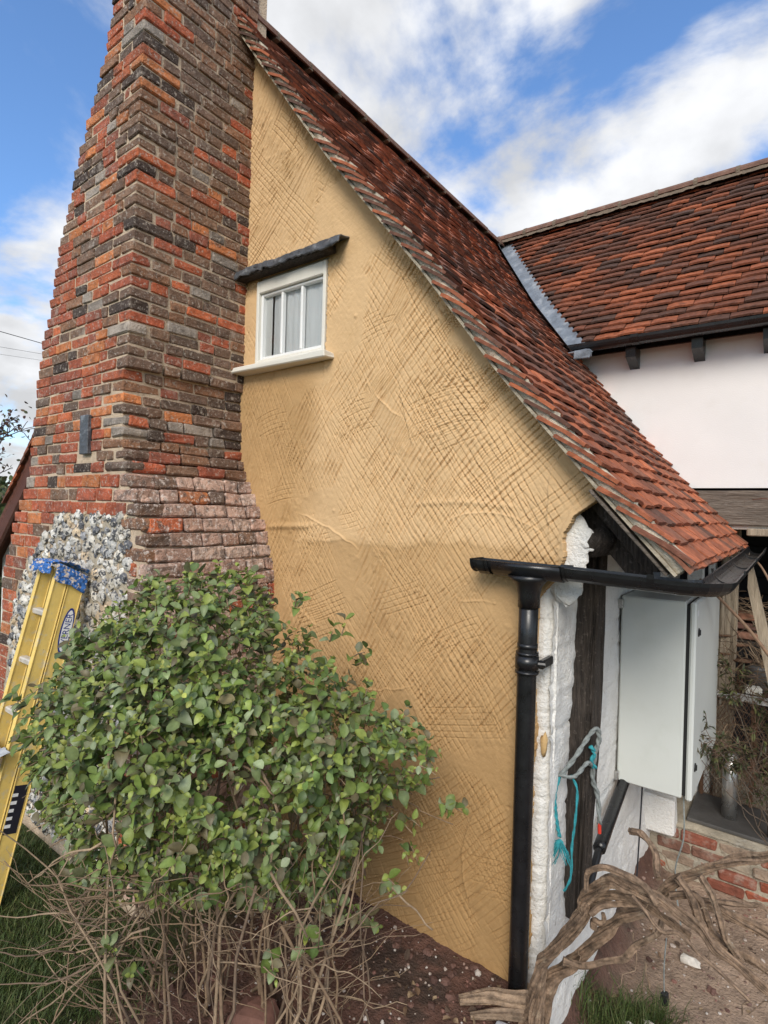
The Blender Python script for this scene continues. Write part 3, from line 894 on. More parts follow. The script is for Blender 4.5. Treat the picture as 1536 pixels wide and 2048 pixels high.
# verge: mortar bedding with lumps and an undercloak strip
NS = NROW * 12
s_arr = np.linspace(.0, RLEN - .02, NS)
def vergefn(U, V):
    P = np.stack([np.interp(U, seg, RP[:, 0]), np.interp(U, seg, RP[:, 1])], -1)
    Q = np.stack([np.interp(U + .03, seg, RP[:, 0]), np.interp(U + .03, seg, RP[:, 1])], -1)
    D = Q - P; D /= np.linalg.norm(D, axis=-1, keepdims=True) + 1e-9
    D = np.where(np.abs(D).sum(-1, keepdims=True) < .1, np.array([-.6, .8]), D)
    Nn = np.stack([D[..., 1], -D[..., 0]], -1)
    ph = (U / G) % 1.0
    top = LIFT - .012 - .012 * ph
    off = top + (-.062 - top) * V
    bul = .010 * np.sin(np.pi * np.clip(V, 0, 1)) + .004 * fbm(U * 30, V * 4, 7, 3) - .010 * np.exp(-((ph - .95) / .1) ** 2) * (1 - V)
    y = VERGE_Y + .020 - bul + .010 * V
    return np.stack([P[..., 0] + Nn[..., 0] * off, y, P[..., 1] + Nn[..., 1] * off], -1)
put('verge_mortar', heightgrid(s_arr, np.linspace(0, 1, 12), vergefn, skirt=(0, .06, 0)), MT['verge'], roof)
wm = MB()
for r in range(1, NROW):
    p = roof_pt(r * G); q = roof_pt(min(RLEN, r * G + .1)); d = q - p; d /= np.linalg.norm(d); nv_ = np.array([d[1], -d[0]])
    ysr = np.linspace(VERGE_Y + .004, VERGE_Y + .18, 12); V = []
    wob_ = vnoise(ysr * 30, ysr * 0 + r, 4)
    for i, y in enumerate(ysr):
        L = LIFT * max(0, 1 - (y - VERGE_Y) / .19) ** 1.6
        top = L - .016; bot = L * .5 - .028
        for o, back in ((top, .0), (bot, .012 * wob_[i] - .010)):
            V.append((p[0] + nv_[0] * o + d[0] * (.010 + back), y, p[1] + nv_[1] * o + d[1] * (.010 + back)))
    wm.add(V, [[2 * i, 2 * i + 1, 2 * i + 3, 2 * i + 2] for i in range(11)])
wm.build('verge_fillets', MT['verge'], roof)
uk = MB(); fr = []
for s_ in np.linspace(.0, RLEN - .03, 40):
    p = roof_pt(s_); q = roof_pt(s_ + .03); d = (q - p) / np.linalg.norm(q - p); n_ = np.array([d[1], -d[0]])
    o = p - n_ * .066
    fr.append(((o[0], VERGE_Y + .018 + ru(-.003, .003), o[1]), (0, 1, 0), (n_[0], 0, n_[1])))
uk.sweep([(0, -.006), (.15, -.006), (.15, .005), (0, .005)], fr, True)
uk.build('undercloak', MT['flint_mortar'], roof)
# lower barge rafter and slats seen under the verge foot
rf = MB()
for off, y, w, h in ((.125, 2.30, .05, .085), (.195, 2.38, .05, .10)):
    a = roof_pt(.05); b = roof_pt(1.0); d = (b - a) / np.linalg.norm(b - a); n_ = np.array([d[1], -d[0]])
    a = a - n_ * off; b = b - n_ * off
    rf.bar((a[0], y, a[1]), (b[0], y, b[1]), w, h, .006, up=(n_[0], 0, n_[1]), jit=.006)
rf.build('rafter_foot', MT['timber'], roof)
sl = MB(); a = roof_pt(.02) ; b = roof_pt(.42); d = (b - a) / np.linalg.norm(b - a); n_ = np.array([d[1], -d[0]]); a = a - n_ * .092; b = b - n_ * .092
sl.bar((a[0], 2.17, a[1]), (b[0], 2.15, b[1]), .055, .012, .003, up=(n_[0], 0, n_[1]))
sl.build('verge_board', MT['timber_grey'], roof)
# ridge
y = 2.14; k = 0
while y < 5.95:
    L = .30; prof = [(math.cos(t) * .105, math.sin(t) * .075) for t in np.linspace(-.15, math.pi + .15, 9)] + [(math.cos(t) * .09, math.sin(t) * .062) for t in np.linspace(math.pi + .15, -.15, 9)]
    zz = 4.945 + ru(-.004, .004)
    MB().sweep(prof, [((-2.875, y, zz), (1, 0, 0), (0, 0, 1)), ((-2.875, y + L - .022, zz), (1, 0, 0), (0, 0, 1))], True).build('ridge_tile', MT['ridge'], roof)
    MB().sweep([(math.cos(t) * .103, math.sin(t) * .076) for t in np.linspace(-.3, math.pi + .3, 10)], [((-2.875, y + L - .030, zz), (1, 0, 0), (0, 0, 1)), ((-2.875, y + L + .006, zz + .001), (1, 0, 0), (0, 0, 1))], True).build('ridge_joint', MT['ridge_mortar'], roof)
    y += L; k += 1
# far slope behind the chimney (only its verge foot shows at the left)
ls = MB()
ls.add([(-2.88, 2.12, 4.86), (-6.9, 2.12, 1.16), (-6.9, 6.5, 1.16), (-2.88, 6.5, 4.86), (-2.88, 2.12, 4.79), (-6.9, 2.12, 1.09), (-6.9, 6.5, 1.09), (-2.88, 6.5, 4.79)],
       [[0, 1, 2, 3], [7, 6, 5, 4], [0, 4, 5, 1], [1, 5, 6, 2], [2, 6, 7, 3]], np.array([.12, .045, .03]))
back = ls.build('back_slope', MT['tile'], cottage)
dd = np.array([-(6.9 - 2.88), 0, -(4.86 - 1.16)]); dL = np.linalg.norm(dd); dd /= dL
for k in range(14):
    s_ = 3.0 + k * .11
    c = np.array([-2.88, 2.10, 4.86]) + dd * s_
    v, f = tile_mesh(.19, .22, .016, .01)
    an = math.atan2(3.70, 4.02) - .15
    dv = np.array([math.cos(an), 0, math.sin(an)]); nv = np.array([-math.sin(an), 0, math.cos(an)])
    put('roof_tile', MB().add(v @ np.array([[0, 1, 0], dv, nv]), f, np.tile(tcol(.2), (len(v), 1))).mesh('roof_tile'), MT['tile'], back, tuple(c + nv * .03 + np.array([0, .08, 0])))
MB().bar((-4.2, 2.135, 3.50), (-6.9, 2.135, 1.01), .03, .12, .004).build('barge_board', M('brown_board', (.10, .035, .022), .6, .2, 8), cottage)
MB().add([(-6.6, YG + .02, -.3), (-2.9, YG + .02, -.3), (-2.9, YG + .02, 4.75), (-6.6, YG + .02, 1.3)], [[0, 1, 2, 3]]).build('back_wall', MT['white'], cottage)

# --- side wall under the eave: lumpy limewashed brickwork with a timber post
def sidefn(U, V):      # U = along y, V = z
    brick_ = np.abs(((V / .07) % 1) - .5) * 2
    n = fbm(U * 5, V * 5, 41, 4)
    h = .010 * n + .007 * fbm(U * 14, V * 18, 43, 4) - .010 * sstep(.82, 1.0, brick_) * (1 - sstep(-.1, .5, n)) + .03 * (1 - sstep(-.3, .3, V)) 
    return np.stack([XR + h, U, V], -1)
us = np.arange(2.27, 5.3, .016); vs = np.arange(-.62, 1.86, .016)
side = put('side_wall', heightgrid(us, vs, sidefn), MT['white'], cottage)
tag(side, 'limewashed side wall under the eave beside the cabinet')
def cornfn(U, V):      # return of the corner, facing the viewer: U = x
    row = np.floor(V / .072); br = np.abs(((V / .072) % 1) - .5) * 2; vx = np.abs((((U + .03 * (row % 2)) / .11) % 1) - .5) * 2
    n = fbm(U * 8, V * 6, 47, 4)
    h = .007 * n + .006 * fbm(U * 22, V * 26, 48, 4) - .009 * np.maximum(sstep(.8, 1, br), .6 * sstep(.85, 1, vx)) * (1 - sstep(1.0, 1.5, V))
    rr = sstep(-.045, 0, U - XR)          # rounds into the side wall
    return np.stack([U, 2.268 - h + .035 * rr * rr, V], -1)
put('corner_brickwork', heightgrid(np.arange(-.90, XR + .012, .008), np.arange(-.62, 1.86, .010), cornfn), MT['white'], cottage)
# lump of white plaster where the render breaks away
def blob(c, r, amp, fr_, seed):
    n, m_ = 36, 22; V = []
    for i in range(m_ + 1):
        ph = math.pi * i / m_
        for k in range(n):
            th = 2 * math.pi * k / n; d = np.array([math.sin(ph) * math.cos(th), math.sin(ph) * math.sin(th), math.cos(ph)])
            V.append(d)
    V = np.array(V); q = 1 + amp * fbm(V[:, 0] * fr_ + V[:, 2] * 1.7 * fr_, V[:, 1] * fr_ - V[:, 2] * .8 * fr_, seed, 4)
    F = [[i * n + k, i * n + (k + 1) % n, (i + 1) * n + (k + 1) % n, (i + 1) * n + k][::-1] for i in range(m_) for k in range(n)]
    return V * q[:, None] * np.array(r) + np.array(c), F
lump = MB()
for a_ in (((-.745, 2.285, 1.79), (.07, .014, .12), .32, 1.6, 3), ((-.70, 2.285, 1.805), (.045, .014, .05), .3, 1.8, 8), ((-.775, 2.285, 1.66), (.08, .012, .13), .25, 1.6, 5)):
    lump.add(*blob(*a_))
lump.build('plaster_lump', MT['white'], cottage, True)
v, f = rock(.014, .012, .05, .3); MB().add(v + np.array([-.833, 2.262, .95]), f).build('render_scrap', M('loose_render', (.56, .37, .17), .9, .1), cottage, True)
# post
def post(name, xc, yc, z0, z1, sx, sy, seed, mat, parent, lean=(0, 0)):
    n = 88; m_ = 30; zs_ = np.linspace(z0, z1, 110); V = []; 
    for z in zs_:
        t = np.arange(n) / n * 2 * math.pi
        cx = np.sign(np.cos(t)) * np.abs(np.cos(t)) ** .35; cy = np.sign(np.sin(t)) * np.abs(np.sin(t)) ** .35
        g = .10 * vnoise(np.arange(n) * .45, np.full(n, z * 1.3), seed) + .09 * vnoise(np.arange(n) * .9, np.full(n, z * 2.2), seed + 1) + .04 * vnoise(np.arange(n) * 1.0, np.full(n, z * 14), seed + 2)
        k = 1 + g + .08 * math.sin(z * 5 + seed) * .5
        wob = .018 * math.sin(z * 3.2 + seed)
        V.append(np.stack([xc + cx * sx / 2 * k + lean[0] * (z - z0), yc + cy * sy / 2 * k + wob + lean[1] * (z - z0), np.full(n, z)], -1))
    V = np.concatenate(V); F = []
    for i in range(len(zs_) - 1):
        for k in range(n): F.append([i * n + k, i * n + (k + 1) % n, (i + 1) * n + (k + 1) % n, (i + 1) * n + k])
    F.append([(len(zs_) - 1) * n + k for k in range(n)]); F.append(list(range(n))[::-1])
    return MB().add(V, F).build(name, mat, parent)
tag(post('timber_post', -.790, 2.585, .12, 1.80, .105, .17, 3, MT['timber'], cottage, (.012, .03)), 'dark cracked oak post set in the limewashed wall')
v, f = rock(.085, .10, .075, .12); MB().add(v + np.array([-.66, 2.36, 1.80]), f).build('wall_plate_end', MT['timber'], cottage, True)
MB().bbox((-.70, 3.45, 1.80), (.16, 2.2, .12), .01, jit=.008).build('wall_plate', MT['timber'], cottage)
# ------------------------------------------------------------------ the white wing behind
wing = thing('rear_wing', (-.2, 4.6, 2.1), 'white rendered wing with dark red tiled roof and black gutter, behind the cottage', 'house')
YW = 4.60
ww = MB()
ww.add([(-1.75, YW, 2.13), (2.4, YW, 2.13), (2.4, YW, 3.36), (-1.75, YW, 3.36), (-1.75, YW + .2, 2.13), (2.4, YW + .2, 2.13), (2.4, YW + .2, 3.36), (-1.75, YW + .2, 3.36)],
       [[0, 1, 2, 3], [0, 4, 5, 1], [1, 5, 6, 2], [3, 7, 4, 0]])
tag(ww.build('wall', MT['white_wing'], wing), 'plain white wall')
# roof deck
EY, EZ, RY, RZ = 4.43, 3.285, 5.90, 5.03
wd = MB()
wd.add([(-1.55, EY + .02, EZ - .05), (2.5, EY + .02, EZ - .05), (2.5, RY, RZ - .05), (-2.95, RY, RZ - .05), (-1.55, EY + .02, EZ - .09), (2.5, EY + .02, EZ - .09), (2.5, RY + 1.6, RZ - 2), (-2.95, RY + 1.6, RZ - 2)],
       [[0, 1, 2, 3], [0, 4, 5, 1], [3, 2, 6, 7], [1, 5, 6, 2]])
wroof = wd.build('roof', MT['timber'], wing)
tag(wroof, 'dark red clay tiled roof with a mortared ridge')
WL = math.hypot(RY - EY, RZ - EZ); WN = 27; WG = WL / WN
wa0 = math.atan2(RZ - EZ, RY - EY); wtiles = []
for r in range(WN):
    s0 = r * WG; yy = EY + math.cos(wa0) * s0; zz = EZ + math.sin(wa0) * s0
    ang = wa0 - .33
    dv = np.array([0, math.cos(ang), math.sin(ang)]); nv = np.array([0, -math.sin(ang), math.cos(ang)]); xv = np.array([1., 0, 0])
    xst = float(roof_x_at(zz)) + .13; x = xst - (0 if r % 2 else .09)
    while x < 2.3:
        w = .182 * ru(.97, 1.03); x0 = max(x, xst)
        if x + w - x0 > .03:
            v, f = tile_mesh(x + w - x0 - .005, .24, .014, ru(.003, .011))
            c = np.array([(x0 + x + w) / 2, yy, zz]) + nv * (ru(-.004, .005)) + dv * ru(-.005, .005)
            pr = .07 + (.30 if r < 9 and -1.4 < x < -.3 else 0)
            wtiles.append((float(np.linalg.norm(c - np.array(EYE))) + (20 if x > .3 else 0), v @ np.array([xv, dv + xv * ru(-.012, .012), nv]), f, c, np.tile(tcol(pr) * .72, (len(v), 1))))
        x += w
emit_tiles(wtiles, wroof, 'further_tiles')
x = -2.86
while x < 2.3:
    prof = [(math.cos(t) * .10, math.sin(t) * .07) for t in np.linspace(-.15, math.pi + .15, 9)] + [(math.cos(t) * .085, math.sin(t) * .058) for t in np.linspace(math.pi + .15, -.15, 9)]
    zz = RZ - .015 + ru(-.004, .004)
    MB().sweep(prof, [((x + .008, RY, zz), (0, 1, 0), (0, 0, 1)), ((x + .325, RY, zz), (0, 1, 0), (0, 0, 1))], True).build('ridge_tile', MT['ridge'], wroof)
    MB().sweep([(math.cos(t) * .102, math.sin(t) * .073) for t in np.linspace(-.3, math.pi + .3, 10)], [((x - .016, RY, zz), (0, 1, 0), (0, 0, 1)), ((x + .018, RY, zz), (0, 1, 0), (0, 0, 1))], True).build('ridge_joint', MT['ridge_mortar'], wroof)
    x += .333
us = np.arange(-2.8, 2.3, .02)
put('ridge_mortar', heightgrid(us, np.linspace(0, 1, 4), lambda U, V: np.stack([U, RY - .085 - .022 * V + .006 * fbm(U * 20, V, 3, 3), RZ - .02 - .045 * V - .010 * fbm(U * 25, V * 2, 9, 3)], -1)), MT['ridge_mortar'], wroof)
# lead valley between the two roofs
vv = []
for z in np.linspace(3.16, 5.0, 14):
    xm = float(roof_x_at(z)); ym = EY + (z - EZ) / (RZ - EZ) * (RY - EY)
    vv.append((xm, ym, z))
val = MB(); V = []
for (x, y, z) in vv: V += [(x + .035, y - .13, z - .01), (x + .02, y + .0, z - .035), (x + .15, y + .02, z - .0)]
F = []
for i in range(len(vv) - 1):
    for k in range(2): F.append([i * 3 + k, i * 3 + k + 1, (i + 1) * 3 + k + 1, (i + 1) * 3 + k])
val.add(V, F)
vo = val.build('valley', MT['lead'], wroof); tag(vo, 'pale grey lead valley between the two roofs')
sp_ = MB(); x, y, z = vv[0]
sp_.bbox((x + .085, y - .075, z - .03), (.15, .13, .02), .006, jit=.012); sp_.bbox((x + .12, y - .135, z - .055), (.12, .02, .06), .005, jit=.008)
sp_.build('valley_foot', MT['lead'], wroof)
# wing gutter on black brackets
gut = MB(); prof = [(math.cos(t) * .055, math.sin(t) * .055) for t in np.linspace(math.pi, 2 * math.pi, 10)] + [(math.cos(t) * .048, math.sin(t) * .048) for t in np.linspace(2 * math.pi, math.pi, 10)]
gy, gz = 4.365, 3.235
gut.sweep(prof, [((-1.50, gy, gz - .006), (0, 1, 0), (0, 0, 1)), ((2.4, gy, gz + .004), (0, 1, 0), (0, 0, 1))], True)
wg = gut.build('gutter', MT['black'], wing)
for x in (-1.03, .17, 1.4):
    MB().sweep([(p[0] * 1.18, p[1] * 1.18) for p in prof], [((x, gy, gz), (0, 1, 0), (0, 0, 1)), ((x + .05, gy, gz), (0, 1, 0), (0, 0, 1))], True).build('gutter_union', MT['black'], wg)
MB().tube([(-1.46, gy, gz - .03), (-1.46, gy + .02, gz - .10), (-1.47, gy + .12, gz - .17), (-1.47, gy + .2, gz - .19)], .034, 10).build('outlet_elbow', MT['black'], wg, True)
MB().bbox((.4, YW - .012, 3.225), (3.7, .02, .06), .003).build('fascia', MT['black'], wing)
for x in (-1.06, -.62, -.20, .25, .7, 1.15):
    b = MB()
    b.add([(x - .035, YW + .01, 3.19), (x + .035, YW + .01, 3.19), (x + .035, YW + .01, 3.045), (x - .035, YW + .01, 3.045),
           (x - .035, YW - .16, 3.18), (x + .035, YW - .16, 3.18), (x + .035, YW - .15, 3.11), (x - .035, YW - .15, 3.11)],
          [[4, 5, 6, 7], [0, 4, 7, 3], [1, 2, 6, 5], [3, 7, 6, 2], [0, 1, 5, 4]])
    b.build('rafter_end', MT['black'], wing)
# under the wing: beam, posts, dark boarded recess
us = np.arange(-.80, 2.2, .025); vs = np.arange(1.875, 2.121, .012)
bm_ = put('beam', heightgrid(us, vs, lambda U, V: np.stack([U, YW - .03 - .014 * fbm(U * 3, V * 22, 5, 4), V + .012 * fbm(U * 2, V * 0, 8, 2)], -1), skirt=(0, .24, 0)), MT['timber_grey'], wing)
tag(bm_, 'long weathered oak beam under the white wall')
MB().bbox((.7, YW + .10, 1.855), (2.9, .2, .03), .004).build('beam_soffit', MT['paint_cream'], wing)
MB().bbox((-.20, YW - .01, 1.825), (.20, .14, .05), .006).build('beam_block', MT['timber_pale'], wing)
for (x, y, w, m_) in ((-.62, 4.72, .10, 'white'), (-.53, 4.85, .05, 'paint_white')):
    MB().bbox((x, y, .75), (w, .10, 2.3), .006, jit=.004).build('white_post', MT[m_], wing)
tag(post('curved_post', -.43, 4.80, -.4, 1.86, .10, .10, 9, MT['timber_pale'], wing, (.01, 0)), 'curved bare timber post under the beam')
rec = MB()
rec.add([(-.8, 6.3, -.5), (2.3, 6.3, -.5), (2.3, 6.3, 2.2), (-.8, 6.3, 2.2), (-.8, 5.2, -.5), (-.8, 5.2, 2.2), (2.3, 4.8, -.5), (2.3, 4.8, 2.2)], [[0, 1, 2, 3], [4, 0, 3, 5], [1, 6, 7, 2]])
rec.build('recess_wall', MT['dark_wall'], wing)
cl = MB(); cl.add([(-1.7, 4.62, 2.128), (2.4, 4.62, 2.128), (2.4, 6.4, 2.128), (-1.7, 6.4, 2.128)], [[0, 3, 2, 1]]); cl.build('soffit', MT['dark_wall'], wing)
for k in range(16):
    MB().bbox((.75, 6.27, -.35 + k * .15), (3.0, .03, .145), .004, rot=np.array(Matrix.Rotation(-.08, 3, 'X'))).build('weatherboard', MT['dark_wall'], wing)
MB().tube([(.10, 6.1, 1.75), (.10, 6.1, 1.55), (.22, 6.15, 1.46), (.22, 6.2, .2)], .03, 10).build('waste_pipe', M('grey_pipe', (.07, .075, .08), .5, .1, bump=0), wing, True)
MB().tube([(-.12, 6.0, 1.85), (-.12, 6.0, -.3)], .05, 10).build('dark_downpipe', M('dark_pipe', (.04, .042, .048), .5, .1, bump=0), wing, True)

# ------------------------------------------------------------------ rainwater goods of the cottage
gutter = thing('rain_gutter', (-.9, 2.1, -.05), 'black plastic gutter turning the corner to a tall downpipe on the mustard gable', 'gutter')
hp = [(math.cos(t) * .052, math.sin(t) * .052) for t in np.linspace(math.pi, 2 * math.pi, 12)] + [(math.cos(t) * .046, math.sin(t) * .046) for t in np.linspace(2 * math.pi, math.pi, 12)]
GYf, GX, GZ = 2.15, -.225, 1.690
tr = MB()
fr = [((-1.106, GYf, GZ + .020), (0, 1, 0), (0, 0, 1)), ((-.70, GYf, GZ + .012), (0, 1, 0), (0, 0, 1)), ((-.33, GYf, GZ), (0, 1, 0), (0, 0, 1))]
for t in np.linspace(0, math.pi / 2, 6)[1:]:     # angle piece
    cx, cy = -.33, GYf + .105
    fr.append(((cx + .105 * math.sin(t), cy - .105 * math.cos(t), GZ), (-math.sin(t), math.cos(t), 0), (0, 0, 1)))
fr += [((GX, 3.0, GZ + .015), (-1, 0, 0), (0, 0, 1)), ((GX, 3.8, GZ + .03), (-1, 0, 0), (0, 0, 1)), ((GX - .01, 4.52, GZ + .04), (-1, 0, 0), (0, 0, 1))]
tr.sweep(hp, fr, True)
trough = tr.build('trough', MT['black'], gutter)
MB().add([(-1.112, GYf + p[0] * 1.12, GZ + .022 + p[1] * 1.12) for p in hp[:12]] + [(-1.104, GYf + p[0] * 1.12, GZ + .022 + p[1] * 1.12) for p in hp[:12]], [list(range(12)), list(range(12, 24))[::-1]] + [[k, k + 12, k + 13, k + 1] for k in range(11)]).build('end_stop', MT['black'], gutter)
for x, w in ((-1.08, .032), (-1.045, .014), (-.765, .05), (-.735, .012), (-.425, .022)):
    MB().sweep([(p[0] * 1.15, p[1] * 1.15 + .001) for p in hp], [((x, GYf, GZ + .016), (0, 1, 0), (0, 0, 1)), ((x + w, GYf, GZ + .016), (0, 1, 0), (0, 0, 1))], True).build('gutter_clip', MT['black'], gutter)
for y in (2.55, 3.25, 3.95):
    MB().sweep([(p[0] * 1.13, p[1] * 1.13 + .001) for p in hp], [((GX, y, GZ + .016 + .02 * (y - 2.5)), (-1, 0, 0), (0, 0, 1)), ((GX, y + .03, GZ + .016 + .02 * (y - 2.5)), (-1, 0, 0), (0, 0, 1))], True).build('gutter_clip', MT['black'], gutter)
rn = MB(); XO = -.872
rn.sweep([(p[0] * 1.17, p[1] * 1.17) for p in hp], [((-1.015, GYf, GZ + .017), (0, 1, 0), (0, 0, 1)), ((-.73, GYf, GZ + .012), (0, 1, 0), (0, 0, 1))], True)
rn.tube([(XO, GYf, GZ - .035), (XO, GYf, GZ - .055), (XO, GYf, GZ - .075), (XO, GYf + .002, GZ - .11), (XO, GYf + .004, GZ - .16)], [.085, .068, .052, .044, .044], 20)
rn.build('running_outlet', MT['black'], gutter, True)
dp = MB()
pipe_pts = [(XO, GYf + .004, GZ - .10), (XO, GYf + .002, GZ - .30), (XO - .001, 2.155, 1.25), (XO - .003, 2.16, .8), (XO - .005, 2.165, .3), (XO - .008, 2.17, -.12)]
dp.tube(pipe_pts, .0385, 24)
dpo = dp.build('downpipe', MT['black'], gutter, True)
tag(dpo, 'black round downpipe with scuffed joints')
col_ = MB()
for z, r, h in ((1.345, .0455, .010), (1.31, .047, .05), (1.27, .0475, .010)):
    yv = np.interp(z, [.8, 1.25, 1.4], [2.16, 2.155, 2.153])
    col_.tube([(XO - .001, yv, z + h / 2), (XO - .001, yv, z - h / 2)], r, 24)
col_.tube([(XO - .001, 2.154, 1.365), (XO - .001, 2.154, 1.385)], .041, 24)
col_.build('pipe_collar', MT['black'], dpo, True)
ck = MB(); ck.tube([(XO + .035, 2.16, 1.305), (XO + .07, 2.17, 1.305)], .013, 10); ck.bbox((XO + .055, 2.215, 1.305), (.022, .11, .035), .004); ck.bbox((XO - .044, 2.20, 1.305), (.014, .10, .03), .003)
ck.build('pipe_clip', MT['black'], dpo)

# ------------------------------------------------------------------ electrical cabinet
cab = thing('electrical_cabinet', (-.62, 3.8, .42), 'pale grey steel electrical cabinet hung on the limewashed side wall', 'cabinet')
bd = MB().bbox((-.6375, 3.83, .945), (.325, 1.03, 1.04), .008); bd.build('body', MT['cabinet'], cab)
MB().bbox((-.466, 3.83, .945), (.022, 1.00, 1.01), .002).build('seal', MT['rubber'], cab)
door = MB().bbox((-.442, 3.83, .945), (.030, 1.035, 1.045), .010).build('door', MT['cabinet'], cab)
for z in (1.30, .58):
    lk = MB().tube([(-.430, 3.395, z), (-.422, 3.395, z)], [.024, .022], 16); lk.bbox((-.419, 3.395, z), (.008, .01, .03), .002)
    lk.build('lock', MT['rubber'], door)
MB().bbox((-.4265, 3.37, 1.405), (.002, .03, .03), .0005).build('door_badge', MT['sticker_white'], door)
for z in (.46, 1.42):
    MB().bbox((-.80, 3.30, z), (.03, .03, .05), .004).build('fixing_lug', MT['steel'], cab)
cd = MB(); cd.tube(spline([(-.765, 3.40, .44), (-.765, 3.28, .40), (-.755, 3.02, .345), (-.745, 2.80, .30)], 24), .030, 12)
cd.tube(spline([(-.745, 2.82, .303), (-.74, 2.74, .285), (-.73, 2.55, .20)], 12), .018, 10)
cd.build('conduit', MT['black'], cab, True)
MB().tube(spline([(-.70, 3.5, .43), (-.705, 3.48, .1), (-.72, 3.47, -.42)], 14), .0045, 6).build('earth_wire', MT['wire'], cab)
MB().tube(spline([(-.47, 3.36, .43), (-.46, 3.33, .22), (-.50, 3.36, .0), (-.46, 3.36, -.3)], 20), .004, 6).build('loose_wire', MT['rope_grey'], cab)
# ------------------------------------------------------------------ ladder against the chimney
lad = thing('ladder', (-3.17, .95, -.08), 'yellow fibreglass two-section ladder leaning on the brick and flint chimney base', 'ladder')
ld = Vector((0, .235, 1)).normalized(); lp = Vector((0, 1, -.235)).normalized()
def lpt(x, s, o): # s = height z along the front edge, o = offset back from the front edge
    return Vector((x, 1.30 + .235 * (s - 1.575), s)) + lp * o
secs = [(0.0, .060), (.072, .078)]
for (o, w) in secs:
    for x, t in ((-3.066, .024), (-3.252, .024)):
        a = lpt(x, -.30 + (0 if o else 0), o + w / 2); b = lpt(x, 1.565 - o * .35, o + w / 2)
        MB().bar(a, b, t, w, .004, up=lp).build('rail', MT['yellow'], lad)
        for e in (0, w):   # flange lips
            a = lpt(x - (.012 if x < -3.2 else -.006) * 0 , -.30, o + e); b = lpt(x, 1.562 - o * .35, o + e)
            MB().bar(a, b, .031, .007, .002, up=lp).build('rail_flange', MT['yellow'], lad)
for k in range(7):
    z = 1.33 - .245 * k
    for o, w in secs:
        zz = z + (.05 if o else 0); c = lpt(-3.159, zz, o + w / 2)
        MB().bar((c.x - .082, c.y, c.z), (c.x + .082, c.y, c.z), .040, .030, .006).build('rung', MT['rung'], lad)
# maker's oval badge on the outer rail
def oval(cx, L, W, n=28):
    V = []; 
    for t in np.linspace(0, 2 * math.pi, n, endpoint=False):
        c = Vector((cx, 1.343, 1.2306)) + ld * (math.cos(t) * L) + lp * (math.sin(t) * W)
        V.append(tuple(c))
    return V, [list(range(n))]
v, f = oval(-3.0508, .118, .031); MB().add(v, f).build('badge', MT['sticker_blue'], lad)
v, f = oval(-3.0502, .106, .0235); MB().add(v, f).build('badge_field', MT['sticker_white'], lad)
fc = bpy.data.curves.new('badge_text', 'FONT'); fc.body = 'WERNER'; fc.size = .044; fc.align_x = 'CENTER'; fc.align_y = 'CENTER'
to = bpy.data.objects.new('tmp', fc); COL.objects.link(to); bpy.context.view_layer.update()
tm = bpy.data.meshes.new_from_object(to.evaluated_get(bpy.context.evaluated_depsgraph_get())); bpy.data.objects.remove(to)
tc_ = Vector((-3.0496, 1.343, 1.2306)); nrm = Vector((1, 0, 0)); xax = ld; yax = nrm.cross(xax)
for vtx in tm.vertices:
    p_ = tc_ + xax * vtx.co.x + yax * vtx.co.y; vtx.co = p_
put('badge_lettering', tm, MT['sticker_blue'], lad)
bs = MB(); c = lpt(-3.0535, .40, .10); bs.bar(lpt(-3.0535, .30, .072 + .035), lpt(-3.0535, .52, .072 + .035), .003, .06, .0005, up=lp)
bs.build('warning_label', MT['sticker_black'], lad)
for k in range(5):
    MB().bar(lpt(-3.0512, .33 + k * .035, .072 + .015), lpt(-3.0512, .345 + k * .035, .072 + .015), .001, .03 - .004 * (k % 3), .0002, up=lp).build('label_mark', MT['sticker_white'], lad)
# cloths
def wr(U, V, s): return .008 * fbm(U * 12, V * 9, s, 3)
ct = thing('cloth', (-3.17, 1.36, 1.5), 'blue patterned cloth wrapped over the top of the yellow ladder', 'cloth')
us = np.linspace(0, 1, 40); vs = np.linspace(0, 1, 26)
def top_fn(U, V):
    x = -3.275 + .233 * U; y = 1.268 + .185 * V
    z = 1.590 + .02 * np.sin(math.pi * V) + wr(U, V, 3) - .06 * V * (1) + .006 * np.sin(U * 40)
    return np.stack([x, y, z], -1)
def side_fn(U, V):
    o = -.012 + .168 * U; s = 1.588 - .045 * U - .085 * V * (1 + .06 * np.sin(U * 9))
    y = 1.30 + .235 * (s - 1.575) + o * .973; z = s - o * .23
    return np.stack([-3.046 + .004 + wr(U, V, 7) + .006 * V, y, z + .0], -1)
def front_fn(U, V):
    x = -3.275 + .233 * U; z = 1.586 - .05 * V * (1 + .1 * np.sin(U * 11)) + wr(U, V, 9); y = 1.262 - .010 * V + .003 * np.sin(U * 45) + wr(U, V, 5)
    return np.stack([x, y, z], -1)
for nm, fn, mt in (('top_fold', top_fn, 'cloth'), ('side_fold', side_fn, 'cloth'), ('front_fold', front_fn, 'cloth')):
    o = put(nm, heightgrid(us, vs, fn), MT[mt], ct); sm = o.modifiers.new('t', 'SOLIDIFY'); sm.thickness = .003
gc = put('rag', heightgrid(us, vs, lambda U, V: np.stack([-3.32 + .31 * U, 1.055 - .06 * np.sin(math.pi * V) + wr(U, V, 3) - .02 + .05 * V, .60 + .09 * V + wr(U, V, 12) + .012 * np.sin(U * 9)], -1)), MT['grey_cloth'])
tag(gc, 'crumpled grey rag hung on the lower ladder rungs', 'rag')

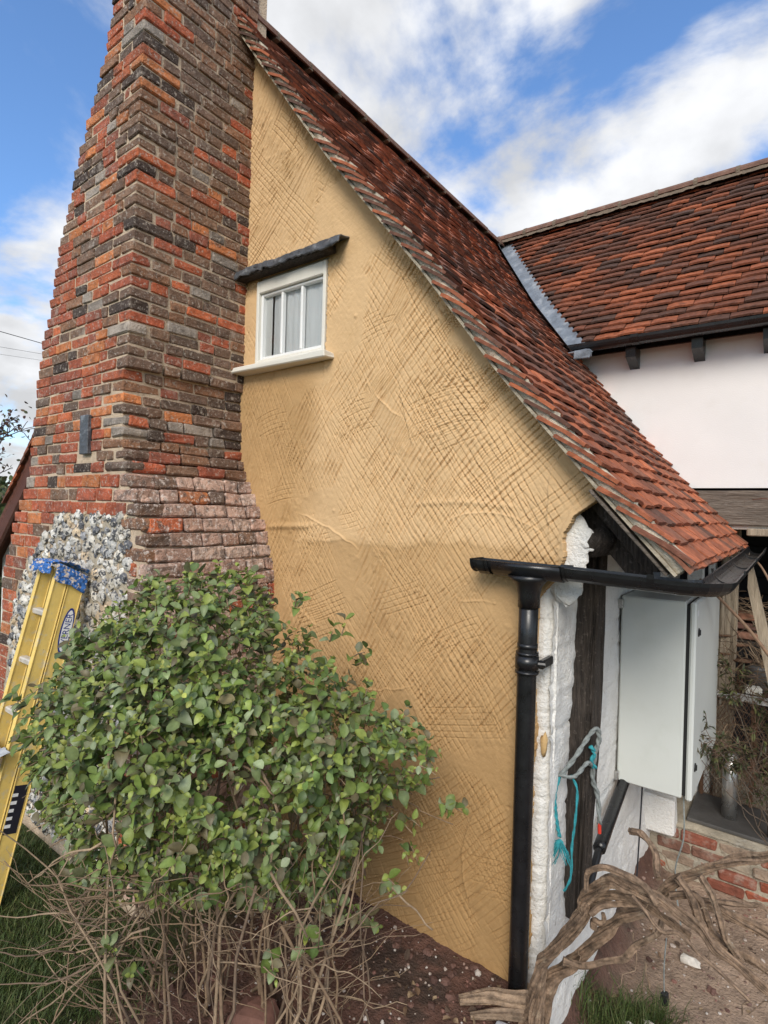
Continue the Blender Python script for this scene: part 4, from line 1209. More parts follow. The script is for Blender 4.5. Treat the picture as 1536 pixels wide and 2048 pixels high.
# ------------------------------------------------------------------ honeysuckle shrub
shrub = thing('shrub', (-1.75, 1.35, -.08), 'leafy honeysuckle shrub with bare tangled stems in front of the gable', 'shrub')
RT = np.array([.8, .6, 0.]); DP = np.array([.6, -.8, 0.]); CB = np.array([-1.72, 1.38, 0.])   # right, towards the viewer, base
def bp(a, d, z):
    q = CB + RT * a + np.array([0, 0, z])     # the crown narrows towards the viewer
    if z < .1: return q + DP * d
    e = np.array(EYE); return e + (q - e) * (1 - d / 2.15)
POLY = np.array([(-.84, 1.04), (-.78, 1.17), (-.70, 1.26), (-.60, 1.38), (-.46, 1.50), (-.34, 1.60), (-.20, 1.615), (-.04, 1.635), (.08, 1.55), (.17, 1.49), (.20, 1.40), (.30, 1.33), (.38, 1.27), (.50, 1.20), (.60, 1.13), (.68, 1.08), (.76, 1.02), (.83, .96), (.82, .86), (.70, .82), (.62, .78), (.58, .68), (.52, .58), (.44, .47), (.32, .38), (.12, .30), (-.08, .30), (-.30, .33), (-.54, .44), (-.68, .58), (-.78, .72), (-.83, .88)])
POLY[:, 0] *= .93; POLY[:, 0] += .005
def inpoly(x, y):
    c = False; n = len(POLY); j = n - 1
    for i in range(n):
        xi, yi = POLY[i]; xj, yj = POLY[j]
        if (yi > y) != (yj > y) and x < (xj - xi) * (y - yi) / (yj - yi) + xi: c = not c
        j = i
    return c
def pdist(x, y):
    p = np.array([x, y]); a = POLY; b = np.roll(POLY, -1, 0); ab = b - a
    t = np.clip(((p - a) * ab).sum(1) / (ab * ab).sum(1), 0, 1); q = a + ab * t[:, None]
    return np.sqrt(((p - q) ** 2).sum(1).min())
LEAFC = [(.180, .245, .058), (.140, .215, .062), (.205, .265, .060), (.110, .165, .050), (.180, .225, .085), (.160, .225, .050), (.240, .290, .062), (.175, .185, .090), (.160, .135, .072), (.22, .28, .12), (.26, .31, .17)]
YNG = [(.25, .30, .06), (.29, .31, .07), (.22, .27, .06)]
def leaf_geo(L, W, fold, curl):
    """oval leaf, 3 stations, folded on its midrib"""
    st = [(0, 0), (.18, .62), (.42, 1.0), (.70, .86), (.9, .45), (1.0, .0)]
    V = []; F = []
    for t, w in st:
        z = -curl * (t - .3) ** 2 * L
        V.append((0, t * L, z)); V.append((-w * W, t * L, z + fold * w * W)); V.append((w * W, t * L, z + fold * w * W))
    for i in range(5):
        a = i * 3; b = a + 3
        if i == 0: F += [[a, b, b + 1], [a, b + 2, b]]
        elif i == 4: F += [[a, b, a + 1], [a, a + 2, b]]
        else: F += [[a, b, b + 1, a + 1], [a, a + 2, b + 2, b]]
    return np.array(V), F
leaves = []; twigs = MB()
TWC = [(.25, .17, .105), (.20, .135, .085), (.30, .215, .14), (.16, .11, .075)]
def leaf_at(p, dirv, upv, L, col):
    d = np.array(dirv) / (np.linalg.norm(dirv) + 1e-9); u = np.array(upv, float); u = u - d * (u @ d); u /= np.linalg.norm(u) + 1e-9
    s = np.cross(d, u)
    v, f = leaf_geo(L, L * ru(.27, .42), ru(.05, .75), ru(-.6, 1.3))
    wv = v @ np.array([s, d, u])
    c = np.tile(np.array(col) * ru(.75, 1.25), (len(v), 1)); c[0::3] *= 1.22
    leaves.append((float(np.linalg.norm(p - np.array(EYE))) - L * 3, wv, f, np.array(p), c))
def shoot(p, direction, n, size, young=True):
    d = np.array(direction); d /= np.linalg.norm(d)
    L = n * size * .42
    side = np.cross(d, [rnd() - .5, rnd() - .5, rnd() - .5]); side /= np.linalg.norm(side) + 1e-9
    pts = [p + d * L * t + np.array([0, 0, -.02 * t * t]) for t in (0, .5, 1)]
    twigs.tube(pts, [.0026, .0022, .0014], 4, random.choice(TWC), cap=False)
    for k in range(n):
        q = p + d * L * (k / max(1, n - 1))
        side = side * math.cos(1.45) + np.cross(d, side) * math.sin(1.45)
        yg = young and k >= n - 2 and rnd() < .45
        for sg in (-1, 1):
            dirv = side * sg + d * ru(.2, .9) + np.array([0, 0, ru(-.35, .3)])
            upv = d * .4 + np.array([0, 0, 1.]) + DP * .45 + np.array([ru(-.5, .5), ru(-.5, .5), 0])
            s = size * ru(.75, 1.2) * (.55 if yg else 1) * (1 - .25 * (k / n))
            leaf_at(q, dirv, upv, s, random.choice(YNG if yg else LEAFC))
cnt = 0
GAPS = [(-.02, .80, .09), (-.33, .93, .06), (.02, 1.31, .05), (-.45, .63, .07), (.22, .62, .08)]
while cnt < 1850:
    a = ru(-.86, .86); z = ru(.38, 1.66)
    if not inpoly(a, z): continue
    if any((a - g[0]) ** 2 + (z - g[1]) ** 2 < g[2] ** 2 for g in GAPS) and rnd() < .85: continue
    if z < .62 and rnd() < (.62 - z) * 1.7: continue
    if rnd() < .5 * max(0, float(vnoise(a * 4.2, z * 4.2, 88))) + .1: continue
    db = pdist(a, z); T = .44 * min(1, db / .34) ** .55
    front = rnd() < .66
    d = (T * (1 - .35 * rnd() ** 2) if front else -T * (1 - .5 * rnd()))
    if rnd() < .25: d = ru(-T, T)
    d = min(d, .45); 
    p = bp(a, d, z)
    if p[1] > 2.14: continue
    outw = DP * (d / .45) * .9 + RT * (a / .8) * .7 + np.array([0, 0, .45 + (z - .9) * .7]) + np.array([ru(-.6, .6), ru(-.6, .6), ru(-.5, .5)])
    shoot(p, outw, random.choice((2, 3, 3, 4, 5)), ru(.022, .054)); cnt += 1
# outlying sprigs
for (a, z, d, dr) in ((.68, .60, .05, (.5, .2, -.4)), (.60, .50, .08, (.4, .1, -.5)), (.50, .38, .1, (.3, .1, -.6)), (.28, .28, .25, (.2, .2, -.6)), (.18, .20, .3, (.1, .3, -.6)), (-.42, .14, .28, (-.2, .3, .5)), (-.34, .12, .30, (.3, .3, .4)), (-.40, .08, .3, (.1, .3, .2)),
                      (.38, 1.40, .0, (.2, .1, .6)), (.20, 1.53, .02, (.3, .1, .7)), (.45, 1.33, .0, (.5, 0, .4)), (.66, .72, .03, (.6, .1, -.2)), (.33, .42, .15, (.4, .2, -.4)), (.80, .80, .02, (.7, 0, -.3)), (-.76, .98, .1, (-.7, .2, .1)), (-.8, 1.1, .05, (-.8, .1, .2))):
    for q in range(2): shoot(bp(a + ru(-.03, .03), d, z + ru(-.03, .03)), RT * dr[0] + DP * dr[1] + np.array([0, 0, dr[2]]) + np.array([ru(-.2, .2)] * 3), 3, ru(.042, .055))
leaves.sort(key=lambda t: t[0])
for d, v, f, c, cc in leaves[:300]: put('leaf', MB().add(v, f, cc).mesh('leaf', True), MT['leaf'], shrub, tuple(c))
fl = MB()
for d, v, f, c, cc in leaves[300:]: fl.add(v + c, f, cc)
tag(fl.build('foliage', MT['leaf'], shrub, True), kind='stuff')
# stems: main ones are branches, the tangle is one mass
def wob(p0, p1, n, amp, sag=0.):
    p0 = np.array(p0); p1 = np.array(p1); L = np.linalg.norm(p1 - p0); s = random.randint(0, 999); t = np.linspace(0, 1, n)
    o = np.stack([vnoise(t * 3.1, t * 0 + k * 3, s + k) for k in range(3)], -1) * amp * L * (np.sin(np.pi * t) ** .5)[:, None]
    o[:, 2] -= sag * np.sin(np.pi * t)
    return p0 + (p1 - p0) * t[:, None] + o
for k in range(34):
    a = ru(-.30, .34); d = ru(-.15, .30); ta = a * 1.7 + ru(-.22, .22); tz = ru(.75, 1.35); td = ru(-.2, .30)
    while not inpoly(ta, tz): ta = a * 1.4 + ru(-.3, .3); tz = ru(.7, 1.3)
    g0 = bp(a, d, 0); g0[2] = float(ground_z(g0[0], g0[1])) - .02
    r0 = ru(.004, .0085)
    MB().tube(wob(g0, bp(ta, td, tz), 12, .12), np.linspace(r0, r0 * .45, 12), 7, random.choice(TWC)).build('branch', MT['twig'], shrub, True)
for k in range(300):      # fine bare tangle low down
    a = ru(-.62, .48); d = ru(-.15, .42); z0 = ru(-.06, .45)
    p0 = bp(a, d, z0); L = ru(.12, .42); an = ru(-1, 1)
    v = RT * (an * .9 + (-.35 if a < -.1 else .1)) + DP * ru(-.2, .5) + np.array([0, 0, ru(-.15, .9)])
    v /= np.linalg.norm(v)
    p1 = p0 + v * L
    p1[2] = max(p1[2], -.05); p0[2] = max(p0[2], float(ground_z(p0[0], p0[1])))
    r0 = ru(.0012, .0036)
    twigs.tube(wob(p0, p1, 9, .07, ru(-.03, .03)), np.linspace(r0, r0 * .4, 9), 5, np.array(random.choice(TWC)) * ru(.8, 1.15))
for k in range(26):       # cut ends poking out to the left
    z0 = ru(.12, .62); p0 = bp(ru(-.50, -.28), ru(.0, .35), z0 + ru(.05, .2)); p1 = bp(ru(-.78, -.56), ru(.05, .3), z0 - ru(-.02, .16)); r0 = ru(.0022, .005)
    twigs.tube(wob(p0, p1, 10, .05, ru(-.03, .02)), np.linspace(r0, r0 * .55, 10), 6, np.array(random.choice(TWC)) * ru(.8, 1.3))
for k in range(110):      # stems inside the crown
    a = ru(-.7, .7); z = ru(.5, 1.4)
    if not inpoly(a, z): continue
    T = .42 * min(1, pdist(a, z) / .34) ** .55
    p0 = bp(a, ru(-.5, .85) * T, z); v = RT * ru(-.8, .8) + DP * ru(-.3, .6) + np.array([0, 0, ru(-.6, .8)]); v /= np.linalg.norm(v)
    p1 = p0 + v * ru(.12, .32)
    if p1[1] > 2.16: continue
    r0 = ru(.0015, .0035)
    twigs.tube(wob(p0, p1, 6, .14), np.linspace(r0, r0 * .6, 6), 5, random.choice(TWC))
for (q0, q1, r0) in (((.05, .42, 1.02), (.30, .42, .26), .0055), ((-.47, .40, 1.05), (-.44, .42, .58), .004), ((.02, .43, .92), (.16, .43, .80), .004), ((.62, .1, .46), (.78, .12, .30), .004), ((.02, .4, .05), (.10, .42, .45), .006),
                     ((.30, .2, -.06), (.44, .1, .48), .006), ((.44, .15, -.06), (.40, .15, .22), .005), ((.55, .1, -.05), (.52, .05, .36), .004), ((.2, .25, .30), (.52, .2, -.04), .006), ((.30, .2, .35), (.46, .15, .0), .0055)):
    twigs.tube(wob(bp(*q0), bp(*q1), 9, .06), np.linspace(r0, r0 * .75, 9), 6, np.array(random.choice(TWC)) * 1.1)
tag(twigs.build('stem_tangle', MT['twig'], shrub, True), kind='stuff')

# ------------------------------------------------------------------ old vine at the corner
vine = thing('vine', (-.76, 2.12, -.1), 'gnarled bare vine trunk arching away from the foot of the downpipe', 'vine')
VN = [
    ('A', [(-0.752, 2.06, 0.17), (-0.722, 2.057, 0.25), (-0.654, 2.054, 0.377), (-0.596, 2.051, 0.473), (-0.583, 2.048, 0.533), (-0.541, 2.045, 0.6), (-0.485, 2.042, 0.64), (-0.418, 2.038, 0.645), (-0.353, 2.035, 0.641), (-0.297, 2.032, 0.627), (-0.232, 2.029, 0.606), (-0.174, 2.026, 0.571), (-0.097, 2.023, 0.535), (-0.035, 2.02, 0.509)], [0.036, 0.032, 0.03, 0.03, 0.031, 0.03, 0.028, 0.026, 0.024, 0.023, 0.022, 0.021, 0.019, 0.017]),
    ('B', [(-0.748, 2.14, 0.088), (-0.68, 2.146, 0.183), (-0.614, 2.152, 0.268), (-0.551, 2.158, 0.364), (-0.49, 2.164, 0.45), (-0.43, 2.17, 0.504), (-0.372, 2.176, 0.571), (-0.316, 2.182, 0.653), (-0.224, 2.188, 0.72), (-0.137, 2.194, 0.78), (-0.049, 2.2, 0.835)], [0.04, 0.034, 0.03, 0.029, 0.029, 0.027, 0.025, 0.024, 0.023, 0.022, 0.022]),
    ('A2', [(-0.748, 2.09, 0.184), (-0.68, 2.089, 0.305), (-0.614, 2.087, 0.414), (-0.571, 2.086, 0.502), (-0.508, 2.085, 0.56), (-0.44, 2.084, 0.58), (-0.38, 2.083, 0.575), (-0.322, 2.081, 0.553), (-0.26, 2.08, 0.536)], [0.026, 0.024, 0.024, 0.024, 0.022, 0.02, 0.018, 0.017, 0.014]),
    ('C', [(-0.675, 2.08, 0.251), (-0.62, 2.1, 0.243), (-0.539, 2.12, 0.287), (-0.48, 2.14, 0.319), (-0.438, 2.16, 0.373), (-0.375, 2.18, 0.435), (-0.361, 2.2, 0.489)], [0.016, 0.015, 0.014, 0.014, 0.013, 0.012, 0.01]),
    ('D', [(-0.576, 2.02, 0.58), (-0.573, 2.017, 0.649), (-0.534, 2.013, 0.686), (-0.479, 2.01, 0.698), (-0.412, 2.007, 0.692), (-0.373, 2.003, 0.676), (-0.347, 2.0, 0.649)], [0.012, 0.012, 0.012, 0.012, 0.012, 0.012, 0.012]),
    ('E', [(-0.562, 2.03, 0.5), (-0.527, 2.053, 0.532), (-0.471, 2.077, 0.552), (-0.423, 2.1, 0.557)], [0.013, 0.013, 0.013, 0.013]),
    ('F', [(-0.316, 2.14, 0.678), (-0.277, 2.136, 0.648), (-0.251, 2.132, 0.606), (-0.231, 2.128, 0.548), (-0.189, 2.124, 0.524), (-0.159, 2.12, 0.514)], [0.018, 0.017, 0.016, 0.015, 0.014, 0.013]),
    ('F2', [(-0.337, 2.16, 0.595), (-0.261, 2.16, 0.628), (-0.224, 2.16, 0.589), (-0.204, 2.16, 0.535), (-0.163, 2.16, 0.508)], [0.016, 0.014, 0.013, 0.012, 0.011]),
    ('G', [(-0.246, 2.12, 0.724), (-0.206, 2.116, 0.679), (-0.184, 2.112, 0.627), (-0.165, 2.108, 0.565), (-0.141, 2.104, 0.532), (-0.113, 2.1, 0.516)], [0.013, 0.013, 0.012, 0.012, 0.011, 0.008]),
    ('H', [(-0.422, 2.0, 0.643), (-0.375, 1.992, 0.607), (-0.33, 1.983, 0.58), (-0.281, 1.975, 0.601), (-0.222, 1.967, 0.57), (-0.166, 1.958, 0.548), (-0.087, 1.95, 0.51)], [0.009, 0.009, 0.008, 0.008, 0.007, 0.006, 0.005]),
    ('I', [(-0.512, 2.35, 0.677), (-0.451, 2.312, 0.692), (-0.407, 2.275, 0.671), (-0.391, 2.238, 0.627), (-0.377, 2.2, 0.615)], [0.018, 0.015, 0.013, 0.013, 0.013]),
    ('J', [(-0.268, 2.22, 0.564), (-0.196, 2.247, 0.563), (-0.138, 2.273, 0.543), (-0.045, 2.3, 0.515)], [0.024, 0.024, 0.023, 0.022]),
    ('K', [(-0.221, 2.15, 0.526), (-0.162, 2.15, 0.514), (-0.099, 2.15, 0.505), (-0.039, 2.15, 0.49)], [0.018, 0.018, 0.018, 0.017]),
    ('L', [(-0.266, 2.2, 0.597), (-0.199, 2.2, 0.616), (-0.106, 2.2, 0.644), (-0.078, 2.2, 0.659), (-0.045, 2.2, 0.641)], [0.01, 0.01, 0.009, 0.008, 0.007]),
    ('L2', [(-0.33, 2.3, 0.477), (-0.233, 2.317, 0.46), (-0.139, 2.333, 0.428), (-0.044, 2.35, 0.415)], [0.014, 0.013, 0.012, 0.012]),
    ('O', [(-0.578, 2.12, 0.389), (-0.573, 2.127, 0.418), (-0.546, 2.133, 0.419), (-0.552, 2.14, 0.45)], [0.014, 0.016, 0.012, 0.009]),
]
for i, (k, pts, rad) in enumerate(VN):
    if k == 'L2': continue
    if k == 'A': pts = [(-.80, 2.10, -.12), (-.775, 2.08, .04)] + pts; rad = [.05, .042] + rad
    if k == 'B': pts = [(-.765, 2.16, -.18), (-.765, 2.15, -.02)] + pts; rad = [.052, .046] + rad
    if k == 'A2': pts = [(-.74, 2.05, -.15), (-.755, 2.07, .05)] + pts; rad = [.04, .032] + rad
    n = max(30, len(pts) * 13); P = spline(pts, n)
    t = np.linspace(0, 1, n); r_ = resample(rad, t) * (.63 if max(rad) > .02 else .78) * (1 + .16 * vnoise(t * len(pts) * 1.8, t * 0, i + 3))
    big = max(rad) > .02
    P = P + .35 * r_[:, None] * np.stack([vnoise(t * len(pts) * 1.1, t * 0, i * 7 + q) for q in range(3)], -1)
    MB().tube(P, r_, 26 if big else 12, ridge=.27 if big else .16, seed=i * 3 + 1, twist=6 if big else 3, fib=(.215, .145, .096)).build('stem', MT['bark'], vine, False)
for k in range(26):       # peeling strips and fine side shoots
    kk = random.choice(VN); p0 = np.array(random.choice(kk[1])); p1 = p0 + np.array([ru(-.08, .12), ru(-.08, .08), ru(-.14, .06)])
    MB().tube(wob(p0, p1, 6, .2), [.0022, .002, .002, .0018, .0015, .001], 5, (.3, .21, .14)).build('side_shoot', MT['bark'], vine, True)
log = thing('log', (-.9, 2.1, -.05), 'short weathered log lying on the soil at the downpipe foot', 'log')
MB().tube(spline([(-1.045, 1.985, -.035), (-.955, 2.07, -.03), (-.87, 2.10, -.015), (-.79, 2.14, .0)], 26), resample([.014, .024, .026, .028], np.linspace(0, 1, 26)), 16, ridge=.16, seed=77, twist=2, fib=(.30, .21, .14)).build('upper_split', MT['bark'], log)
MB().tube(spline([(-.985, 1.965, -.05), (-.88, 2.05, -.045), (-.77, 2.13, -.05)], 20), resample([.012, .020, .022], np.linspace(0, 1, 20)), 14, ridge=.16, seed=78, twist=2, fib=(.24, .17, .115)).build('lower_split', MT['bark'], log)

# ------------------------------------------------------------------ rope on the post
rope = thing('rope', (-.70, 2.5, .4), 'frayed grey and teal rope looped round the dark post', 'rope')
def roped(pts, r, mat, n=50):
    P = spline(pts, n)
    for q in range(2):
        t = np.arange(n); off = np.stack([np.cos(t * .9 + q * math.pi), np.sin(t * .9 + q * math.pi), np.cos(t * .9 + q * math.pi + 1)], -1) * r * .5
        MB().tube(P + off, r * .75, 6).build('strand', mat, rope, True)
roped([(-.792, 2.36, .80), (-.745, 2.40, .88), (-.715, 2.47, .95), (-.69, 2.50, .985), (-.685, 2.52, .93), (-.70, 2.52, .86), (-.715, 2.55, .74), (-.70, 2.58, .66), (-.685, 2.57, .54)], .010, MT['rope_grey'])
roped([(-.80, 2.36, .80), (-.745, 2.385, .80), (-.715, 2.46, .84), (-.71, 2.5, .82)], .009, MT['rope_grey'], 24)
roped([(-.798, 2.37, .80), (-.81, 2.345, .72), (-.803, 2.35, .62), (-.79, 2.36, .54)], .007, MT['rope_teal'], 30)
roped([(-.76, 2.39, .80), (-.735, 2.40, .74), (-.74, 2.40, .60), (-.75, 2.40, .50), (-.745, 2.38, .38), (-.765, 2.36, .32)], .005, MT['rope_teal'], 30)
roped([(-.715, 2.50, .90), (-.70, 2.515, .87), (-.712, 2.51, .83), (-.70, 2.53, .80)], .009, MT['rope_teal'], 16)
MB().tube([(-.686, 2.57, .545), (-.685, 2.572, .50)], .008, 8).build('taped_end', MT['red'], rope)
fr_ = MB()
for k in range(46):
    s_ = k % 2; p0 = np.array([-.787, 2.355, .535]); p1 = p0 + np.array([ru(-.06, -.035) if s_ else ru(.02, .055), ru(-.02, .02), ru(-.17, -.10) if s_ else ru(-.10, -.05)])
    fr_.tube(wob(p0, p1, 5, .12), [.0018, .0018, .0016, .0014, .001], 4)
fr_.build('frayed_end', MT['rope_teal'], rope)

# ------------------------------------------------------------------ low brick wall with the steel post on its plate
lw_ = thing('low_wall', (.2, 4.2, -.45), 'low crumbling brick wall with patches of old mortar', 'wall')
us = np.arange(-.80, 1.6, .02); vs = np.arange(-.6, -.119, .015)
put('mortar_core', heightgrid(us, vs, lambda U, V: np.stack([U, 4.155 - .016 * fbm(U * 7, V * 9, 4, 4), V], -1), skirt=(0, .5, 0)), MT['stuff_mortar'], lw_)
put('coping', heightgrid(us, np.linspace(4.14, 5.2, 40), lambda U, V: np.stack([U, V, -.125 + .012 * fbm(U * 6, V * 6, 14, 3)], -1)), MT['stuff_mortar'], lw_)
for r in range(4):
    x = -.80 - .06 * r
    while x < 1.5:
        L = random.choice((.21, .22, .12, .20)); z = -.175 - r * .082
        if rnd() < .82:
            c = random.choice([(.30, .085, .045), (.24, .08, .05), (.20, .10, .07), (.40, .33, .25), (.34, .12, .07), (.30, .22, .16)])
            put('brick', MB().add(bbox_verts(L - .012, .09, .070, .010, .006), BB_FACES, np.tile(np.array(c) * ru(.8, 1.15), (24, 1))).mesh('brick'), MT['lowbrick'], lw_, (x + L / 2, 4.185 + ru(-.008, .010), z))
        x += L
wb = MB().bbox((-.72, 4.12, -.05), (.20, .16, .24), .012, jit=.012); o = wb.build('white_block', MT['white'], lw_)
tag(o, 'chunky whitewashed block end of the low wall')
bl = thing('bollard', (-.345, 4.46, -.1), 'round stainless steel bollard on a dark square base plate', 'bollard')
MB().bbox((-.02, 4.46, -.100), (1.10, .46, .022), .004).build('base_plate', MT['plate'], bl)
MB().tube([(-.345, 4.42, -.09), (-.345, 4.42, .12), (-.345, 4.42, .34)], .045, 28).build('tube', MT['steel'], bl, True)

# ------------------------------------------------------------------ rusty garden table and what stands on it
tb_ = thing('garden_table', (-.15, 4.75, -.12), 'rusty mesh-sided garden table under the wing', 'table')
X0, X1, YT0, YT1, ZT = -.56, .42, 4.66, 5.05, .66
tt = MB(); tt.bbox(((X0 + X1) / 2, YT0, ZT), (X1 - X0, .03, .05), .004); tt.bbox(((X0 + X1) / 2, YT1, ZT), (X1 - X0, .03, .05), .004)
for x in (X0 + .015, X1 - .015): tt.bbox((x, (YT0 + YT1) / 2, ZT), (.03, YT1 - YT0 - .03, .048), .004)
tt.build('table_frame', M('flaking_paint', (.52, .51, .48), .8, .3, 30, [(26, .5, .58, (.20, .12, .08), .9)], .5, 60, .006), tb_)
def meshpanel(p0, ux, uz, w, h, s=.026, r=.0017):
    m_ = MB(); p0 = np.array(p0); ux = np.array(ux); uz = np.array(uz)
    n = int(w / s)
    for i in range(-int(h / s * .55) - 1, n + 1):
        for sg in (1, -1):
            a0, b0 = i * s, 0.; a1, b1 = i * s + h * .55, h
            if a0 < 0: b0 = -a0 / .55; a0 = 0
            if a1 > w: b1 = h - (a1 - w) / .55; a1 = w
            if b1 - b0 < .02: continue
            if sg < 0: a0, a1 = w - a0, w - a1
            m_.tube([p0 + ux * a0 + uz * b0, p0 + ux * a1 + uz * b1], r, 4, cap=False)
    return m_
meshpanel((X0, YT0 - .004, -.08), (1, 0, 0), (0, 0, 1), X1 - X0, ZT + .06).build('mesh_front', MT['rust'], tb_)
meshpanel((X0, YT0, ZT + .012), (1, 0, 0), (0, 1, 0), X1 - X0, YT1 - YT0, .02, .0015).build('mesh_top', MT['rust'], tb_)
for x in (X0 + .02, -.24, .1, X1 - .02):
    for y in (YT0 + .012, YT1 - .012): MB().bbox((x, y, .27), (.022, .022, .74), .002).build('leg', MT['rust'], tb_)
MB().bbox((-.245, 4.70, ZT + .058), (.10, .07, .05), .006, rot=np.array(Matrix.Rotation(.15, 3, 'Z'))).build('cream_block', MT['paint_cream']).name = 'block'
o = bpy.data.objects['block']; tag(o, 'small cream block on the mesh garden table', 'block')
st_ = thing('iron_stand', (-.40, 4.85, ZT), 'rusty iron stand carrying round candle dishes at the back of the mesh table', 'stand')
for (x, y, z, r) in ((-.47, 4.80, 1.06, .10), (-.36, 4.86, .99, .08), (-.44, 4.78, .93, .07), (-.33, 4.80, .89, .075)):
    MB().tube([(x, y, z - .006), (x, y, z), (x, y, z + .010)], [r * .7, r * .9, r], 22).build('dish', MT['rust'], st_, True)
    MB().tube(wob((x, y, ZT), (x, y, z), 8, .10), .006, 8).build('stem', MT['rust'], st_, True)
for k in range(4):
    t = np.linspace(0, 5.5, 22); rr = .045 * (1 - t / 8)
    MB().tube(np.stack([-.46 + .06 * k + np.cos(t + k) * rr, np.full(22, 4.79), ZT + .10 + np.sin(t + k) * rr], -1), .004, 6).build('scroll', MT['rust'], st_, True)
bw = thing('bowl', (-.23, 4.88, ZT), 'dark round bowl full of dry sticks on the mesh table', 'bowl')
bv = MB(); bv.tube([(-.23, 4.86, ZT + .02), (-.23, 4.86, ZT + .05), (-.23, 4.86, ZT + .12), (-.23, 4.86, ZT + .19), (-.23, 4.86, ZT + .20)], [.05, .075, .105, .12, .122], 26); bv.build('basin', MT['plate'], bw, True)
bt = MB()
for k in range(30): bt.tube(wob((-.23 + ru(-.08, .08), 4.86 + ru(-.08, .08), ZT + .19), (-.23 + ru(-.14, .14), 4.86 + ru(-.12, .12), ZT + ru(.22, .36)), 5, .1), .003, 4, random.choice(TWC))
bt.build('sticks', MT['twig'], bw)
for k, (x, y, z, w, d, h, c) in enumerate(((-.40, 5.12, 1.17, .34, .16, .05, (.22, .10, .06)), (-.38, 5.13, 1.10, .30, .15, .05, (.16, .08, .06)), (-.34, 5.11, 1.03, .30, .15, .05, (.24, .12, .08)))):
    o = MB().bbox((x, y, z), (w, d, h), .008, jit=.006, col=np.array(c)).build('loose_brick', MT['lowbrick'])
    tag(o, ('topmost', 'middle', 'lowest')[k] + ' of the three brown bricks stacked behind the iron stand', 'brick', 'bricks stacked behind the iron stand')
sh = MB().bbox((-.1, 5.16, .98), (1.2, .3, .03), .004, jit=.004).build('shelf', MT['timber']); tag(sh, 'dark timber shelf holding the brown bricks under the wing', 'shelf')
for x in (-.66, .46): MB().bbox((x, 5.16, .42), (.04, .26, 1.09), .004).build('leg', MT['timber'], sh)
ht = MB()
for k in range(260):
    p0 = np.array([ru(-.5, .25), 5.08 + ru(-.12, .1), 1.0 + ru(0, .30)]); v = np.array([ru(-1, 1), ru(-.5, .3), ru(-.25, .35)]); v /= np.linalg.norm(v)
    if p0[0] < -.2 and p0[2] < 1.2: continue
    ht.tube(wob(p0, p0 + v * ru(.06, .22), 5, .15), ru(.0015, .004), 4, np.array(random.choice(TWC)) * ru(.6, 1.1))
for k in range(420):
    p0 = np.array([ru(-.40, .20), ru(4.36, 4.60), ru(.12, 1.12)]); v = np.array([ru(-1, 1), ru(-.3, .3), ru(-.8, .9)]); v /= np.linalg.norm(v)
    ht.tube(wob(p0, p0 + v * ru(.08, .26), 6, .10), ru(.001, .0028), 4, np.array(random.choice(TWC)) * ru(.5, 1.0))
ho = ht.build('brushwood', MT['twig']); tag(ho, 'tangle of dry brushwood on and around the mesh table', 'brushwood', kind='stuff')
# leaning timber and stray canes
lb = thing('leaning_board', (-.1, 4.3, .2), 'split pale timber leaning beneath the wing beam', 'board')
MB().add([(-.262, 4.2, 1.70), (-.225, 4.2, 1.56), (-.10, 4.2, 1.0), (.06, 4.2, .25), (-.02, 4.2, .25), (-.165, 4.2, 1.0), (-.265, 4.2, 1.48),
          (-.262, 4.24, 1.70), (-.225, 4.24, 1.56), (-.10, 4.24, 1.0), (.06, 4.24, .25), (-.02, 4.24, .25), (-.165, 4.24, 1.0), (-.265, 4.24, 1.48)],
         [[0, 6, 5, 4, 3, 2, 1], [7, 8, 9, 10, 11, 12, 13]] + [[i, (i + 1) % 7, (i + 1) % 7 + 7, i + 7] for i in range(7)]).build('plank', MT['timber_pale'], lb)
def cane(pts, r, lab, c=(.27, .17, .11)):
    o = MB().tube(spline(pts, 20), np.linspace(r, r * .5, 20), 7, c).build('cane', MT['twig'], None, True, tuple(pts[0])); tag(o, lab, 'cane')
cane([(-.02, 4.0, .95), (-.22, 3.9, 1.25), (-.36, 3.7, 1.45), (-.40, 3.2, 1.60)], .012, 'long brown cane reaching up to the gutter from the table')
cane([(-.11, 4.1, 1.46), (-.20, 4.15, 1.63), (-.28, 4.2, 1.69)], .008, 'short brown cane crossing the tip of the pale leaning timber')
cane([(-.06, 4.0, 1.82), (-.12, 4.1, 1.98), (-.17, 4.2, 2.04), (-.26, 4.3, 2.04)], .005, 'thin dead tendril in front of the oak beam', (.2, .1, .07))

